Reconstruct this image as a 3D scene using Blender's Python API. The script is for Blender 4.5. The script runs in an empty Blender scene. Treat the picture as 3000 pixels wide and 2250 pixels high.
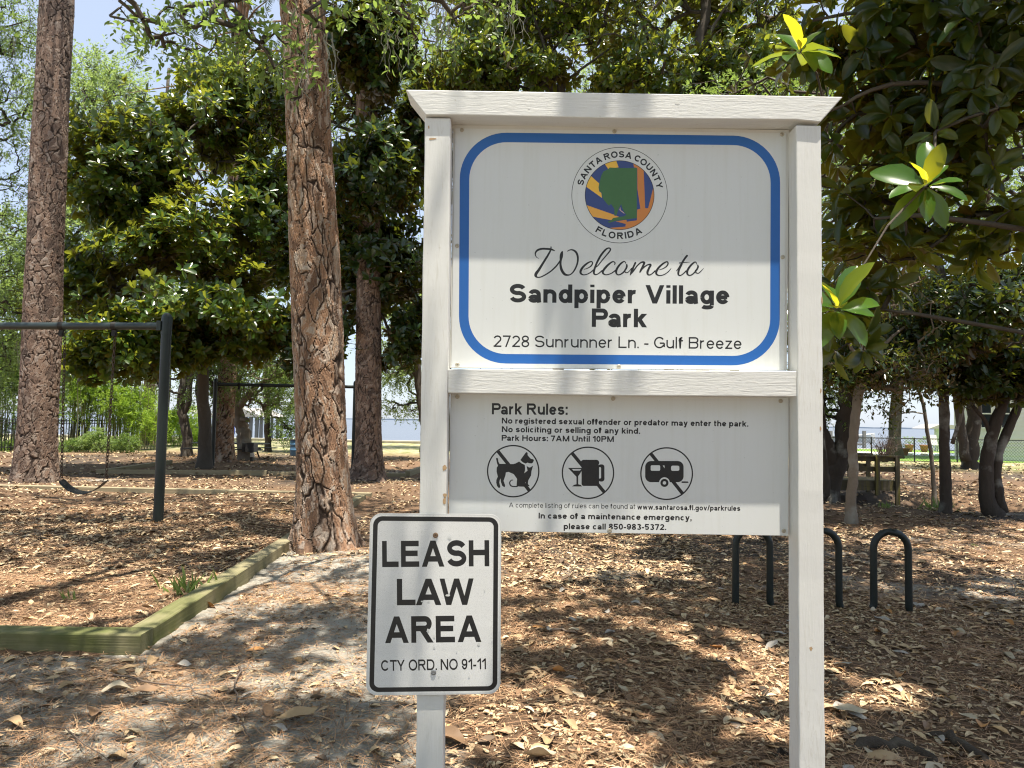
import bpy, math, random
import numpy as np
from mathutils import Matrix, Vector
SC = bpy.context.scene
COL = SC.collection
rad = math.radians
rng = np.random.default_rng(7)

# ---------------------------------------------------------------- camera
FPX, PITCH, ROLL, EYE = 2080.0, rad(3.05), rad(1.0), np.array([0.0, 0.0, 1.5])
FW = np.array([0, math.cos(PITCH), math.sin(PITCH)])
_r0 = np.array([1.0, 0, 0]); _u0 = np.array([0, -math.sin(PITCH), math.cos(PITCH)])
RT = _r0 * math.cos(ROLL) + _u0 * math.sin(ROLL)
UP = -_r0 * math.sin(ROLL) + _u0 * math.cos(ROLL)
cam_d = bpy.data.cameras.new('camera'); cam = bpy.data.objects.new('camera', cam_d); COL.objects.link(cam)
cam_d.sensor_width = 36; cam_d.lens = FPX / 3000 * 36; cam_d.clip_start = 0.05; cam_d.clip_end = 9000
_m = Matrix.Identity(4)
for i in range(3):
    _m[i][0] = RT[i]; _m[i][1] = UP[i]; _m[i][2] = -FW[i]; _m[i][3] = EYE[i]
cam.matrix_world = _m
SC.camera = cam

# ---------------------------------------------------------------- light
SUN_EL = rad(79.5)
SUN_H = np.array([0.5, -0.866])                      # sun stands behind and a little right of the viewer
SUN = np.array([math.cos(SUN_EL) * SUN_H[0], math.cos(SUN_EL) * SUN_H[1], math.sin(SUN_EL)])
w = bpy.data.worlds.new('World'); SC.world = w; w.use_nodes = True
nt = w.node_tree; bg = nt.nodes['Background']; sky = nt.nodes.new('ShaderNodeTexSky')
sky.sky_type = 'NISHITA'; sky.sun_disc = False; sky.sun_elevation = SUN_EL
sky.sun_rotation = math.atan2(SUN_H[0], SUN_H[1]); sky.air_density = 1.0; sky.dust_density = 0.7; sky.ozone_density = 1.0
hz = nt.nodes.new('ShaderNodeMixRGB'); hz.inputs[0].default_value = .6; hz.inputs[2].default_value = (4.9, 5.6, 6.9, 1)      # thin milky summer haze
nt.links.new(sky.outputs[0], hz.inputs[1]); nt.links.new(hz.outputs[0], bg.inputs[0]); bg.inputs[1].default_value = 0.08
sd = bpy.data.lights.new('sun', 'SUN'); sd.energy = 5.0; sd.angle = rad(0.53); sd.color = (1, 0.93, 0.81)
so = bpy.data.objects.new('sun', sd); COL.objects.link(so); so.location = (0, -5, 30)
so.rotation_euler = Vector(-SUN).to_track_quat('-Z', 'Y').to_euler()
SC.view_settings.view_transform = 'Standard'; SC.view_settings.look = 'None'
SC.view_settings.exposure = 1.15; SC.view_settings.gamma = 1
SC.cycles.max_bounces = 8; SC.cycles.diffuse_bounces = 4; SC.cycles.glossy_bounces = 3; SC.cycles.transmission_bounces = 4
SC.cycles.sample_clamp_indirect = 6; SC.cycles.filter_width = 1.15

# ---------------------------------------------------------------- helpers
def ray(px, py):
    return FW + (px - 1500) / FPX * RT + (1125 - py) / FPX * UP
def P(px, py, y):
    """the point at depth y seen at photo position (px, py)"""
    d = ray(px, py); return EYE + d * (y / d[1])
def G(px, py, z=0.0):
    d = ray(px, py); return EYE + d * ((z - EYE[2]) / d[2])
def proj(p):
    d = np.asarray(p) - EYE; z = d @ FW
    return 1500 + FPX * (d @ RT) / z, 1125 - FPX * (d @ UP) / z

class MB:
    """collects shapes for ONE mesh object"""
    def __init__(s): s.v = []; s.f = []; s.n = 0; s.a = {}
    def add(s, V, F, **attr):
        V = np.asarray(V, float).reshape(-1, 3)
        s.v.append(V)
        if isinstance(F, np.ndarray): s.f.append((F + s.n).astype(np.int32))
        else:
            for q in F: s.f.append(np.asarray(q, np.int32).reshape(1, -1) + s.n)
        for k, a in attr.items(): s.a.setdefault(k, []).append(np.broadcast_to(np.asarray(a, float), (len(V),)))
        s.n += len(V); return s
    def box(s, lo, hi, M=None):
        x0, y0, z0 = lo; x1, y1, z1 = hi
        V = np.array([(x0,y0,z0),(x1,y0,z0),(x1,y1,z0),(x0,y1,z0),(x0,y0,z1),(x1,y0,z1),(x1,y1,z1),(x0,y1,z1)], float)
        if M is not None: V = V @ M[:3, :3].T + M[:3, 3]
        return s.add(V, np.array([(0,3,2,1),(4,5,6,7),(0,1,5,4),(1,2,6,5),(2,3,7,6),(3,0,4,7)]))
    def prism(s, pts, off):
        """polygon (3d points) extruded by vector off"""
        pts = np.asarray(pts, float); n = len(pts)
        if np.dot(np.cross(pts, np.roll(pts, -1, 0)).sum(0), off) < 0: pts = pts[::-1]
        s.add(np.vstack([pts, pts + np.asarray(off)]), [list(range(n))[::-1], list(range(n, 2*n))] + [[i, (i+1) % n, n+(i+1) % n, n+i] for i in range(n)])
        return s
    def tube(s, pts, r, k=8, caps=True, wob=0.0, **attr):
        pts = np.asarray(pts, float); n = len(pts); r = np.broadcast_to(np.asarray(r, float), (n,))
        t = np.gradient(pts, axis=0); t /= np.linalg.norm(t, axis=1)[:, None] + 1e-9
        ref = np.array([1.0, 0.02, 0.01]) if abs(t[0] @ np.array([1, 0, 0])) < .85 else np.array([0, 1.0, .02])
        a = np.cross(t, ref); a /= np.linalg.norm(a, axis=1)[:, None]; b = np.cross(t, a)
        th = np.linspace(0, 2*np.pi, k, endpoint=False)
        rr = r[:, None] * (1 + wob * rng.standard_normal((n, k)))
        V = pts[:, None] + rr[..., None] * (a[:, None] * np.cos(th)[None, :, None] + b[:, None] * np.sin(th)[None, :, None])
        i, j = np.meshgrid(np.arange(n-1), np.arange(k), indexing='ij'); j2 = (j+1) % k
        F = np.stack([i*k+j, i*k+j2, (i+1)*k+j2, (i+1)*k+j], -1).reshape(-1, 4)
        n0 = s.n
        s.add(V.reshape(-1, 3), F, **attr)
        if caps: s.f.append(np.arange(k)[None, ::-1].astype(np.int32) + n0); s.f.append((np.arange(k)[None] + (n-1)*k + n0).astype(np.int32))
        return s
    def build(s, name, mat, parent=None, smooth=False, bevel=0):
        me = bpy.data.meshes.new(name)
        if s.n:
            V = np.concatenate(s.v); tot = np.concatenate([np.full(len(f), f.shape[1], np.int32) for f in s.f]); lp = np.concatenate([f.ravel() for f in s.f])
            me.vertices.add(len(V)); me.vertices.foreach_set('co', V.astype(np.float32).ravel())
            me.loops.add(len(lp)); me.loops.foreach_set('vertex_index', lp)
            me.polygons.add(len(tot)); st = np.concatenate([[0], np.cumsum(tot)[:-1]]).astype(np.int32)
            me.polygons.foreach_set('loop_start', st)
            try: me.polygons.foreach_set('loop_total', tot)
            except Exception: pass
            me.polygons.foreach_set('use_smooth', np.full(len(tot), bool(smooth)))
            for k, a in s.a.items():
                A = me.attributes.new(k, 'FLOAT', 'POINT'); A.data.foreach_set('value', np.concatenate(a).astype(np.float32))
            me.update(calc_edges=True); me.validate()
        if isinstance(mat, (list, tuple)):
            for q in mat: me.materials.append(q)
        else: me.materials.append(mat)
        o = bpy.data.objects.new(name, me); COL.objects.link(o)
        if parent is not None: o.parent = parent
        if bevel:
            b = o.modifiers.new('bevel', 'BEVEL'); b.width = bevel; b.segments = 2; b.limit_method = 'ANGLE'
        return o

def thing(name, label, cat, loc=(0, 0, 0), group=None):
    o = bpy.data.objects.new(name, None); COL.objects.link(o); o.location = Vector([float(c) for c in loc])
    o.empty_display_size = .2
    return tag(o, label, cat, group)
def tag(o, label=None, cat=None, group=None, kind=None):
    for k, v in (('label', label), ('category', cat), ('group', group), ('kind', kind)):
        if v: o[k] = v
    return o
def settle(root):
    """parts are built in world space: keep them there under their thing"""
    for c in COL.objects:
        if c.parent is root: c.matrix_parent_inverse = Matrix.Translation(-root.location)

# ---------------------------------------------------------------- materials
class N:
    def __init__(s, name):
        s.m = bpy.data.materials.new(name); s.m.use_nodes = True; s.t = s.m.node_tree; s.t.nodes.clear()
        s.out = s.t.nodes.new('ShaderNodeOutputMaterial')
    def node(s, typ, ins=None, **kw):
        n = s.t.nodes.new('ShaderNode' + typ)
        for k, v in kw.items(): setattr(n, k, v)
        for k, v in (ins or {}).items():
            if isinstance(v, bpy.types.NodeSocket): s.t.links.new(v, n.inputs[k])
            else:
                if isinstance(v, tuple) and len(v) == 3 and n.inputs[k].type == 'RGBA': v = (*v, 1)
                n.inputs[k].default_value = v
        return n
    def attr(s, name): return s.node('Attribute', attribute_name=name).outputs['Fac']
    def obj(s, scale=(1, 1, 1)):
        tc = s.node('TexCoord'); return s.node('Mapping', {'Vector': tc.outputs['Object'], 'Scale': scale}).outputs[0]
    def noise(s, vec, scale, detail=4, rough=.6, dist=0): return s.node('TexNoise', {'Vector': vec, 'Scale': scale, 'Detail': detail, 'Roughness': rough, 'Distortion': dist}).outputs['Fac']
    def ramp(s, fac, stops, interp='LINEAR'):
        n = s.node('ValToRGB', {'Fac': fac}); cr = n.color_ramp; cr.interpolation = interp
        while len(cr.elements) < len(stops): cr.elements.new(.5)
        for e, (p, c) in zip(cr.elements, stops): e.position = p; e.color = (*c, 1) if isinstance(c, tuple) else (c, c, c, 1)
        return n.outputs[0]
    def mix(s, fac, a, b, blend='MIX'):
        n = s.node('MixRGB', {'Fac': fac, 'Color1': a, 'Color2': b}); n.blend_type = blend; return n.outputs[0]
    def math(s, op, a, b=0.0, clamp=False): return s.node('Math', {0: a, 1: b}, operation=op, use_clamp=clamp).outputs[0]
    def bump(s, h, strength=.3, dist=.01): return s.node('Bump', {'Height': h, 'Strength': strength, 'Distance': dist}).outputs[0]
    def bsdf(s, color, rough=.6, normal=None, spec=.5, metal=0.0, **kw):
        ins = {'Base Color': color, 'Roughness': rough, 'Specular IOR Level': spec, 'Metallic': metal}
        if normal is not None: ins['Normal'] = normal
        ins.update(kw)
        b = s.node('BsdfPrincipled', ins); s.t.links.new(b.outputs[0], s.out.inputs[0]); s.b = b; return s
def simple(name, color, rough=.6, var=.12, scale=12, bump=.15, bd=.004, spec=.5, metal=0.0, stretch=(1, 1, 1)):
    m = N(name); v = m.obj(stretch); n = m.noise(v, scale)
    c = m.mix(n, tuple(x*(1-var) for x in color), tuple(min(1, x*(1+var)) for x in color))
    return m.bsdf(c, rough, m.bump(n, bump, bd), spec, metal).m

def leaf_mat(name, top, top2, back, trans, tfac=.3, rough=.38, spec=.5, noise_scale=.6):
    """leaf: upper colour varies leaf by leaf, underside has its own colour, light passes through"""
    m = N(name); r = m.attr('rnd'); g = m.node('NewGeometry')
    c = m.mix(r, top, top2)
    c = m.mix(g.outputs['Backfacing'], c, back)
    b = m.node('BsdfPrincipled', {'Base Color': c, 'Roughness': rough, 'Specular IOR Level': spec})
    t = m.node('BsdfTranslucent', {'Color': trans})
    x = m.node('MixShader', {0: tfac, 1: b.outputs[0], 2: t.outputs[0]})
    m.t.links.new(x.outputs[0], m.out.inputs[0]); return m.m

def white_paint():
    m = N('white painted wood'); v = m.obj((30, 30, 3)); grain = m.noise(v, 2.2, 6, .65, 1.5)
    v2 = m.obj((1, 1, 1)); big = m.noise(v2, 2.5, 3); fine = m.noise(v2, 60, 3)
    c = m.mix(big, (.59, .585, .55), (.70, .695, .665)); c = m.mix(m.ramp(fine, [(.68, 0.0), (.8, 1.0)]), c, (.52, .49, .43)); c = m.mix(m.math('MULTIPLY', m.ramp(grain, [(.52, 0.0), (.7, 1.0)]), m.ramp(big, [(.45, 0.0), (.6, .55)])), c, (.48, .45, .38))
    h = m.math('ADD', grain, m.math('MULTIPLY', fine, .3))
    return m.bsdf(c, .55, m.bump(h, .24, .004)).m
def white_paint_h():
    m = N('white painted beam'); v = m.obj((3, 30, 30)); grain = m.noise(v, 2.2, 6, .65, 1.5)
    v2 = m.obj((1, 1, 1)); big = m.noise(v2, 2.5, 3); fine = m.noise(v2, 60, 3)
    c = m.mix(big, (.59, .585, .55), (.70, .695, .665)); c = m.mix(m.ramp(fine, [(.68, 0.0), (.8, 1.0)]), c, (.52, .49, .43)); c = m.mix(m.math('MULTIPLY', m.ramp(grain, [(.52, 0.0), (.7, 1.0)]), m.ramp(big, [(.45, 0.0), (.6, .55)])), c, (.48, .45, .38))
    h = m.math('ADD', grain, m.math('MULTIPLY', fine, .3))
    return m.bsdf(c, .55, m.bump(h, .32, .005)).m
def panel_mat(name, col, rough=.3):
    m = N(name); v = m.obj(); n = m.noise(v, 3, 4); d = m.noise(v, 90, 2)
    st = m.noise(m.obj((14, 14, .7)), 2.2, 5, .7); c = m.mix(n, tuple(x*.95 for x in col), col); c = m.mix(m.math('MULTIPLY', m.ramp(st, [(.5, 0.0), (.8, 1.0)]), .35), c, (col[0]*.8, col[1]*.78, col[2]*.7)); c = m.mix(m.ramp(d, [(.72, 0.0), (.78, 1.0)]), c, tuple(x*.7 for x in col))
    return m.bsdf(c, rough, m.bump(m.noise(v, 160, 2), .04, .002)).m
def reflective_mat():
    m = N('retroreflective sheet'); v = m.obj((1, 1, 1)); vo = m.node('TexVoronoi', {'Vector': v, 'Scale': 260.0}, feature='DISTANCE_TO_EDGE').outputs['Distance']
    bands = m.noise(m.obj((.6, 1, 9)), 6, 3); big = m.noise(v, 3.5, 3)
    c = m.mix(bands, (.62, .62, .60), (.76, .76, .74)); c = m.mix(m.math('MULTIPLY', big, .5), c, (.74, .73, .7))
    c = m.mix(m.ramp(vo, [(.0, .6), (.12, 0.0)]), c, (.5, .5, .49))
    return m.bsdf(c, .5, None, .3).m
M = dict(
    paint=white_paint(), beam=white_paint_h(), panel=panel_mat('white sign panel', (.65, .665, .65)), refl=reflective_mat(),
    black=simple('black vinyl', (.010, .010, .011), .45, .2, 30, .05, .3), blue=simple('blue vinyl', (.015, .11, .38), .4, .06, 4, .03),
    navy=simple('navy ink', (.035, .06, .2), .35, .05, 4, .02), yellow=simple('yellow ink', (.78, .46, .05), .35, .05, 4, .02),
    amber=simple('amber ink', (.72, .36, .06), .35, .05, 4, .02), orange=simple('orange ink', (.55, .2, .045), .35, .12, 6, .02),
    green=simple('green ink', (.05, .14, .045), .4, .1, 30, .02), pink=simple('pink ink', (.6, .4, .33), .4, .05),
    screw=simple('screw head', (.42, .38, .3), .45, .25, 200, .2, metal=.3), rust=simple('rusty bolt', (.2, .13, .08), .6, .4, 150, .3, metal=.4),
    bolt=simple('zinc bolt', (.3, .31, .32), .4, .3, 150, .2, metal=.7), alu=simple('aluminium edge', (.6, .61, .6), .4, .1, 20, .05, metal=.2),
    bare=simple('bare wood', (.42, .28, .15), .8, .3, 60, .3), ply=simple('white backing board', (.6, .59, .55), .55, .08, 8, .1),
)
# ================================================================ the welcome sign
KL = .12                        # prints are thin films: all their lifts are scaled by this
YP, YB = 2.42, 2.487           # front of the posts, front of the panels
def quad_prism(corners, depth, y):
    """photo corners (clockwise) at depth y, extruded away from the viewer"""
    pts = np.array([P(a, b, y) for a, b in corners])
    return MB().prism(pts[::-1], (0, depth, 0))
def flat(polys, y, lift=.0008, th=.0005):
    mb = MB()
    for i, poly in enumerate(polys):
        pts = np.array([P(a, b, y) for a, b in poly]); pts[:, 1] = y - (lift + i*.00006)*KL
        n = len(pts); e1 = pts - np.roll(pts, 1, 0)
        area = sum(pts[k][0]*pts[(k+1) % n][2] - pts[(k+1) % n][0]*pts[k][2] for k in range(n))
        if area > 0: pts = pts[::-1]
        mb.prism(pts, (0, -th*(KL if th < .001 else 1), 0))
    return mb
def ring(cx, cy, r0, r1, y, lift=.0008, k=72, a0=0, a1=2*math.pi):
    th = np.linspace(a0, a1, k+1); mb = MB()
    V = [P(cx + r*math.cos(t), cy - r*math.sin(t), y) for r in (r0, r1) for t in th]
    V = np.array(V); V[:, 1] = y - lift*KL; n = k+1
    mb.add(V, np.array([(i, n+i, n+i+1, i+1) for i in range(k)])[:, ::-1]); return mb
def disc(cx, cy, r, k=64): return [(cx + r*math.cos(t), cy - r*math.sin(t)) for t in np.linspace(0, 2*math.pi, k, endpoint=False)]
def rrect(x0, y0, x1, y1, r, k=8):
    o = []
    for cx, cy, a in ((x1-r, y0+r, 0), (x0+r, y0+r, 90), (x0+r, y1-r, 180), (x1-r, y1-r, 270)):
        for i in range(k+1):
            t = rad(a + 90*i/k); o.append((cx + r*math.cos(t), cy - r*math.sin(t)))
    return o
def quad_rrect(c, inset, r, k=14):
    """rounded rectangle inside photo quad c = TL, TR, BR, BL (bilinear), inset and radius in photo px"""
    TL, TR, BR, BL = [np.array(q, float) for q in c]
    W = np.linalg.norm(TR-TL); H = np.linalg.norm(BL-TL)
    return [tuple(TL*(1-u)*(1-v) + TR*u*(1-v) + BR*u*v + BL*(1-u)*v) for u, v in ((x/W, y/H) for x, y in rrect(inset, inset, W-inset, H-inset, r, k))]
def loop_ring(outer, inner, y, lift):
    n = len(outer); V = np.array([P(a, b, y) for a, b in list(outer) + list(inner)]); V[:, 1] = y - lift*KL
    return MB().add(V, np.array([(i, (i+1) % n, n+(i+1) % n, n+i) for i in range(n)])[:, ::-1])

def glyph(ch, w):
    """one letter of a plain grotesque alphabet, cap height 1, stem width w: list of stroke outlines, advance"""
    h = w/2; x = .73; out = []
    def S(*p):                                   # stroke with square ends
        p = np.array(p, float); p = p[np.r_[True, np.linalg.norm(np.diff(p, axis=0), axis=1) > 1e-4]]; d = np.diff(p, axis=0); d /= np.linalg.norm(d, axis=1)[:, None] + 1e-9
        nn = np.stack([-d[:, 1], d[:, 0]], 1); m = np.vstack([nn[:1], nn[:-1] + nn[1:], nn[-1:]]); m /= np.linalg.norm(m, axis=1)[:, None]
        c = np.concatenate([[1], np.clip(np.sum(m[1:-1]*nn[1:], 1), .5, 1), [1]]); m = m / c[:, None]*h
        out.append((p+m, p-m))
    def Dg(x0, y0, x1, y1, ww=w):                # slanting stroke cut level at both ends
        L = math.hypot(x1-x0, y1-y0); hw = ww/2*L/abs(y1-y0)
        out.append((np.array([(x0-hw, y0), (x1-hw, y1)]), np.array([(x0+hw, y0), (x1+hw, y1)])))
    def A(cx, cy, rx, ry, a, b):
        n = max(4, int(abs(b-a)/12)); return [(cx+rx*math.cos(rad(t)), cy+ry*math.sin(rad(t))) for t in np.linspace(a, b, n+1)]
    def st(X, y0=0, y1=1): S((X, y0), (X, y1))
    def el(cx, cy, rx, ry): S(*A(cx, cy, rx-h, ry-h, 0, 180)); S(*A(cx, cy, rx-h, ry-h, 180, 360))
    def arch(x0, x1, y1=0, top=x):               # n-shaped arch from stem x0 to stem x1
        r = (x1-x0)/2; S(*(A((x0+x1)/2, top-h-r*.85, r, r*.85, 168, 0) + [(x1, y1)]))
    W = .7; q = .9*w
    if ch == 'A': W = 1.02; Dg(h*1.1, 0, W/2, 1); Dg(W-h*1.1, 0, W/2, 1); S((.22, .3), (W-.22, .3))
    elif ch == 'B': W = .88; st(h); [S((h, b), (W-.3, b), *A(W-.3, (a+b)/2, .3-h, (b-a)/2, 90, -90)[1:], (h, a)) for a, b in ((h, .53), (.53, 1-h))]
    elif ch in 'CG':
        W = .98; S(*A(W/2, .5, W/2-h, .5-h, 38, 360-(38 if ch == 'C' else 25)))
        if ch == 'G': S((.52, .45), (W-h*.8, .45)); st(W-h*.85, .12, .45)
    elif ch == 'D': W = .94; st(h); S((h, 1-h), (W-.45, 1-h), *A(W-.45, .5, .45-h, .5-h, 90, -90)[1:], (h, h))
    elif ch in 'EF': W = .82; st(h); S((h, 1-h), (W-.02, 1-h)); S((h, .52), (W-.07, .52)); ch == 'E' and S((h, h), (W, h))
    elif ch == 'H': W = .92; st(h); st(W-h); S((h, .53), (W-h, .53))
    elif ch == 'I': W = w; st(h)
    elif ch == 'L': W = .74; st(h); S((h, h), (W, h))
    elif ch == 'M': W = 1.1; st(h); st(W-h); Dg(h, 1, W/2, 0, q); Dg(W-h, 1, W/2, 0, q)
    elif ch == 'N': W = .92; st(h); st(W-h); Dg(h, 1, W-h, 0)
    elif ch == 'O': W = 1.06; el(W/2, .5, W/2, .52)
    elif ch == 'P': W = .86; st(h); S((h, 1-h), (W-.3, 1-h), *A(W-.3, .695, .3-h, .305-h, 90, -90)[1:], (h, .39+h))
    elif ch == 'R': W = .94; st(h); S((h, 1-h), (W-.36, 1-h), *A(W-.36, .715, .3-h, .285-h, 90, -90)[1:], (h, .43+h)); Dg(W-h*1.1, 0, .48, .48)
    elif ch == 'S' or ch == 's':
        H, W = (1, .88) if ch == 'S' else (x, .66)
        m = .51*H; r1 = (H-h-m)/2+.005; r2 = (m-h)/2+.005; S(*A(W/2, m+r1, W/2-h*1.15, r1, 18, 270), *A(W/2, h+r2, W/2-h, r2, 90, -165)[1:])
    elif ch == 'T': W = .84; st(W/2); S((0, 1-h), (W, 1-h))
    elif ch == 'U': W = .92; r = W/2-h; S((h, 1), (h, h+r*.95), *A(W/2, h+r*.95, r, r*.95, 180, 360), (W-h, 1))
    elif ch == 'V': W = .98; Dg(h*1.05, 1, W/2, 0); Dg(W-h*1.05, 1, W/2, 0)
    elif ch == 'W': W = 1.38; Dg(h*1.05, 1, W*.27, 0, q); Dg(W/2, 1, W*.27, 0, q); Dg(W/2, 1, W*.73, 0, q); Dg(W-h*1.05, 1, W*.73, 0, q)
    elif ch == 'Y': W = .96; Dg(h*1.1, 1, W/2, .4); Dg(W-h*1.1, 1, W/2, .4); st(W/2, 0, .46)
    elif ch == 'a': W = .68; S(*A(W*.48, x-h-.17, W*.48-h, .17, 165, 0), (W-h*1.1, .1), (W-h*.9, 0)); el(W*.44, .215, W*.44, .225)
    elif ch in 'bp': W = .72; st(h, 0 if ch == 'b' else -.28, 1 if ch == 'b' else x); el(W/2+.02, x/2, W/2-.02, x/2+.015)
    elif ch in 'dqg':
        W = .72; st(W-h, 0 if ch == 'd' else (-.08 if ch == 'g' else -.28), 1 if ch == 'd' else x); el(W/2-.02, x/2, W/2-.02, x/2+.015)
        if ch == 'g': S(*A(W/2, -.1, W/2-h, .19-h*.9, 0, -160))
    elif ch == 'c': W = .66; S(*A(W/2, x/2, W/2-h, x/2-h+.01, 42, 318))
    elif ch == 'e': W = .7; S((h, x/2), (W-h, x/2)); S(*A(W/2, x/2, W/2-h, x/2-h+.01, 0, 325))
    elif ch == 'f': W = .42; S((.15, 0), (.15, .84), *A(.15+.17, .82, .17, .18-h, 180, 80)); S((0, x-h*.8), (W-.02, x-h*.8))
    elif ch == 'h': W = .69; st(h); arch(h, W-h)
    elif ch in 'il': W = w; st(h, 0, x if ch == 'i' else 1); ch == 'i' and st(h, .86, 1)
    elif ch == 'k': W = .68; st(h); Dg(h*1.6, .3, W-h*1.1, x); Dg(.3, .42, W-h, 0)
    elif ch == 'm': W = 1.1; st(h, 0, x); arch(h, W/2); arch(W/2, W-h)
    elif ch == 'n': W = .69; st(h, 0, x); arch(h, W-h)
    elif ch == 'o': W = .74; el(W/2, x/2, W/2, x/2+.015)
    elif ch == 'r': W = .46; st(h, 0, x); S(*A(h+.25, x-h-.25, .25, .25, 175, 78))
    elif ch == 't': W = .42; S((.15, .95), (.15, .17), *A(.15+.15, .17, .15, .17-h, 180, 275)); S((0, x-h*.8), (W-.03, x-h*.8))
    elif ch == 'u': W = .69; st(W-h, 0, x); r = (W-w)/2; S((h, x), (h, h+r*.85), *A(W/2, h+r*.85, r, r*.85, 180, 350))
    elif ch == 'v': W = .7; Dg(h*1.05, x, W/2, 0); Dg(W-h*1.05, x, W/2, 0)
    elif ch == 'w': W = 1.0; Dg(h, x, W*.28, 0, q); Dg(W/2, x, W*.28, 0, q); Dg(W/2, x, W*.72, 0, q); Dg(W-h, x, W*.72, 0, q)
    elif ch == 'x': W = .7; Dg(h*1.2, x, W-h*1.2, 0); Dg(W-h*1.2, x, h*1.2, 0)
    elif ch == 'y': W = .7; Dg(h*1.05, x, W/2, 0); Dg(W-h*1.05, x, W*.36, -.28); S((.06, -.28+h), (.3, -.28+h))
    elif ch == 'z': W = .64; S((.03, x-h), (W-.03, x-h)); S((0, h), (W, h)); Dg(h*1.4, h, W-h*1.5, x-h)
    elif ch == '0': W = .7; el(W/2, .5, W/2, .51)
    elif ch == '1': W = .48; st(W-h); S((.04, .68), (W-h, .93))
    elif ch == '2': W = .7; S(*A(W/2, .69, W/2-h, .31-h, 165, -28), (h*1.3, h)); S((0, h), (W, h))
    elif ch == '3': W = .7; S(*A(W/2, .745, W/2-h*1.2, .255-h, 155, -90)); S(*A(W/2, .27, W/2-h, .285-h, 90, -160))
    elif ch == '5': W = .7; S((W-.04, 1-h), (.14, 1-h), (.08, .52)); S((.08, .46), *A(W/2-.02, .33, W/2-h, .33-h, 130, -155))
    elif ch == '7': W = .7; S((0, 1-h), (W, 1-h)); Dg(.27, 0, W-h*1.1, 1-h)
    elif ch == '8': W = .7; el(W/2, .745, W/2-.03, .265); el(W/2, .275, W/2, .285)
    elif ch in '96':
        W = .7; f = (lambda p: p) if ch == '9' else (lambda p: [(W-a, 1-b) for a, b in p])
        S(*f(A(W/2, .67, W/2-h, .33-h, 0, 180))); S(*f(A(W/2, .67, W/2-h, .33-h, 180, 360))); S(*f(A(W/2, .5, W/2-h, .5-h, 25, -160)))
    elif ch == '.': W = w; st(h, 0, w*.98)
    elif ch == ',': W = w; st(h, 0, w*.98); Dg(h*.7, -.2, h*1.3, 0, h)
    elif ch == ':': W = w; st(h, 0, w); st(h, x-w, x)
    elif ch == '-': W = .38; S((0, .36), (W, .36))
    elif ch == '/': W = .4; Dg(.05, 0, W-.05, 1)
    else: W = .2
    return out, W
def glyphs(body, w):
    """a line of text: (V, F) with a running layer number in V[:, 2] so strokes never share a plane"""
    V, F, n, X, k = [], [], 0, 0.0, 0; sb = .11 if w > .16 else .135
    for i_, ch in enumerate(body):
        if ch == ' ': X += .36; continue
        if i_ and (body[i_-1] in 'AVWYTLPF') and (ch in 'AVWYTa,.'): X -= .1 + .09*((body[i_-1] in 'LA' and ch in 'WVYT') or (body[i_-1] in 'WVYT' and ch == 'A'))
        out, W = glyph(ch, w)
        for L, R_ in out:
            m = len(L); V += [(a+X, b, k % 5) for a, b in L] + [(a+X, b, k % 5) for a, b in R_]
            F += [(n+i, n+m+i, n+m+i+1, n+i+1) for i in range(m-1)]; n += 2*m; k += 1
        X += W + sb
    return np.array(V), np.array(F)
def text(body, left, right, cap, bold, y, mat, parent, lift=.0004, mb=None):
    V, F = glyphs(body, bold); x0, x1 = V[:, 0].min(), V[:, 0].max()
    L, R_ = np.array(left, float), np.array(right, float); d = R_ - L; up = np.array([d[1], -d[0]]); up /= np.linalg.norm(up)
    q = [L + d*((a-x0)/(x1-x0)) + up*cap*b for a, b, _ in V]
    pts = np.array([P(a, b, y) for a, b in q]); pts[:, 1] = y - (lift + V[:, 2]*.00006)*KL
    m = MB().add(pts, F)
    return m.build('lettering', mat, parent)
def arc_text(body, cx, cy, rb, cap, a0, a1, y, mat, parent, bold, outward=True, xs=1.0):
    """letters on a circle; a0..a1 are the angles of the first and last letter's middle"""
    mb = MB(); adv = []
    for ch in body:
        if ch == ' ': adv.append(.32); continue
        V, F = glyphs(ch, bold); adv.append(V[:, 0].max() - V[:, 0].min() + .16)
    pos = np.cumsum(adv) - np.array(adv)/2; pos = (pos - pos[0]) / (pos[-1] - pos[0])
    for ch, s in zip(body, pos):
        if ch == ' ': continue
        V, F = glyphs(ch, bold); mid = (V[:, 0].min() + V[:, 0].max())/2; t = a0 + (a1-a0)*s
        rv = np.array([math.cos(t), -math.sin(t)]); tv = np.array([math.sin(t), math.cos(t)]) if outward else np.array([-math.sin(t), -math.cos(t)])
        up = rv if outward else -rv
        q = [np.array([cx, cy]) + rv*rb + tv*(a-mid)*cap*xs + up*b*cap for a, b, _ in V]
        pts = np.array([P(a, b, y) for a, b in q]); pts[:, 1] = y - (.0009 + V[:, 2]*.00006)*KL; mb.add(pts, F)
    return mb.build('lettering', mat, parent)
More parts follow.
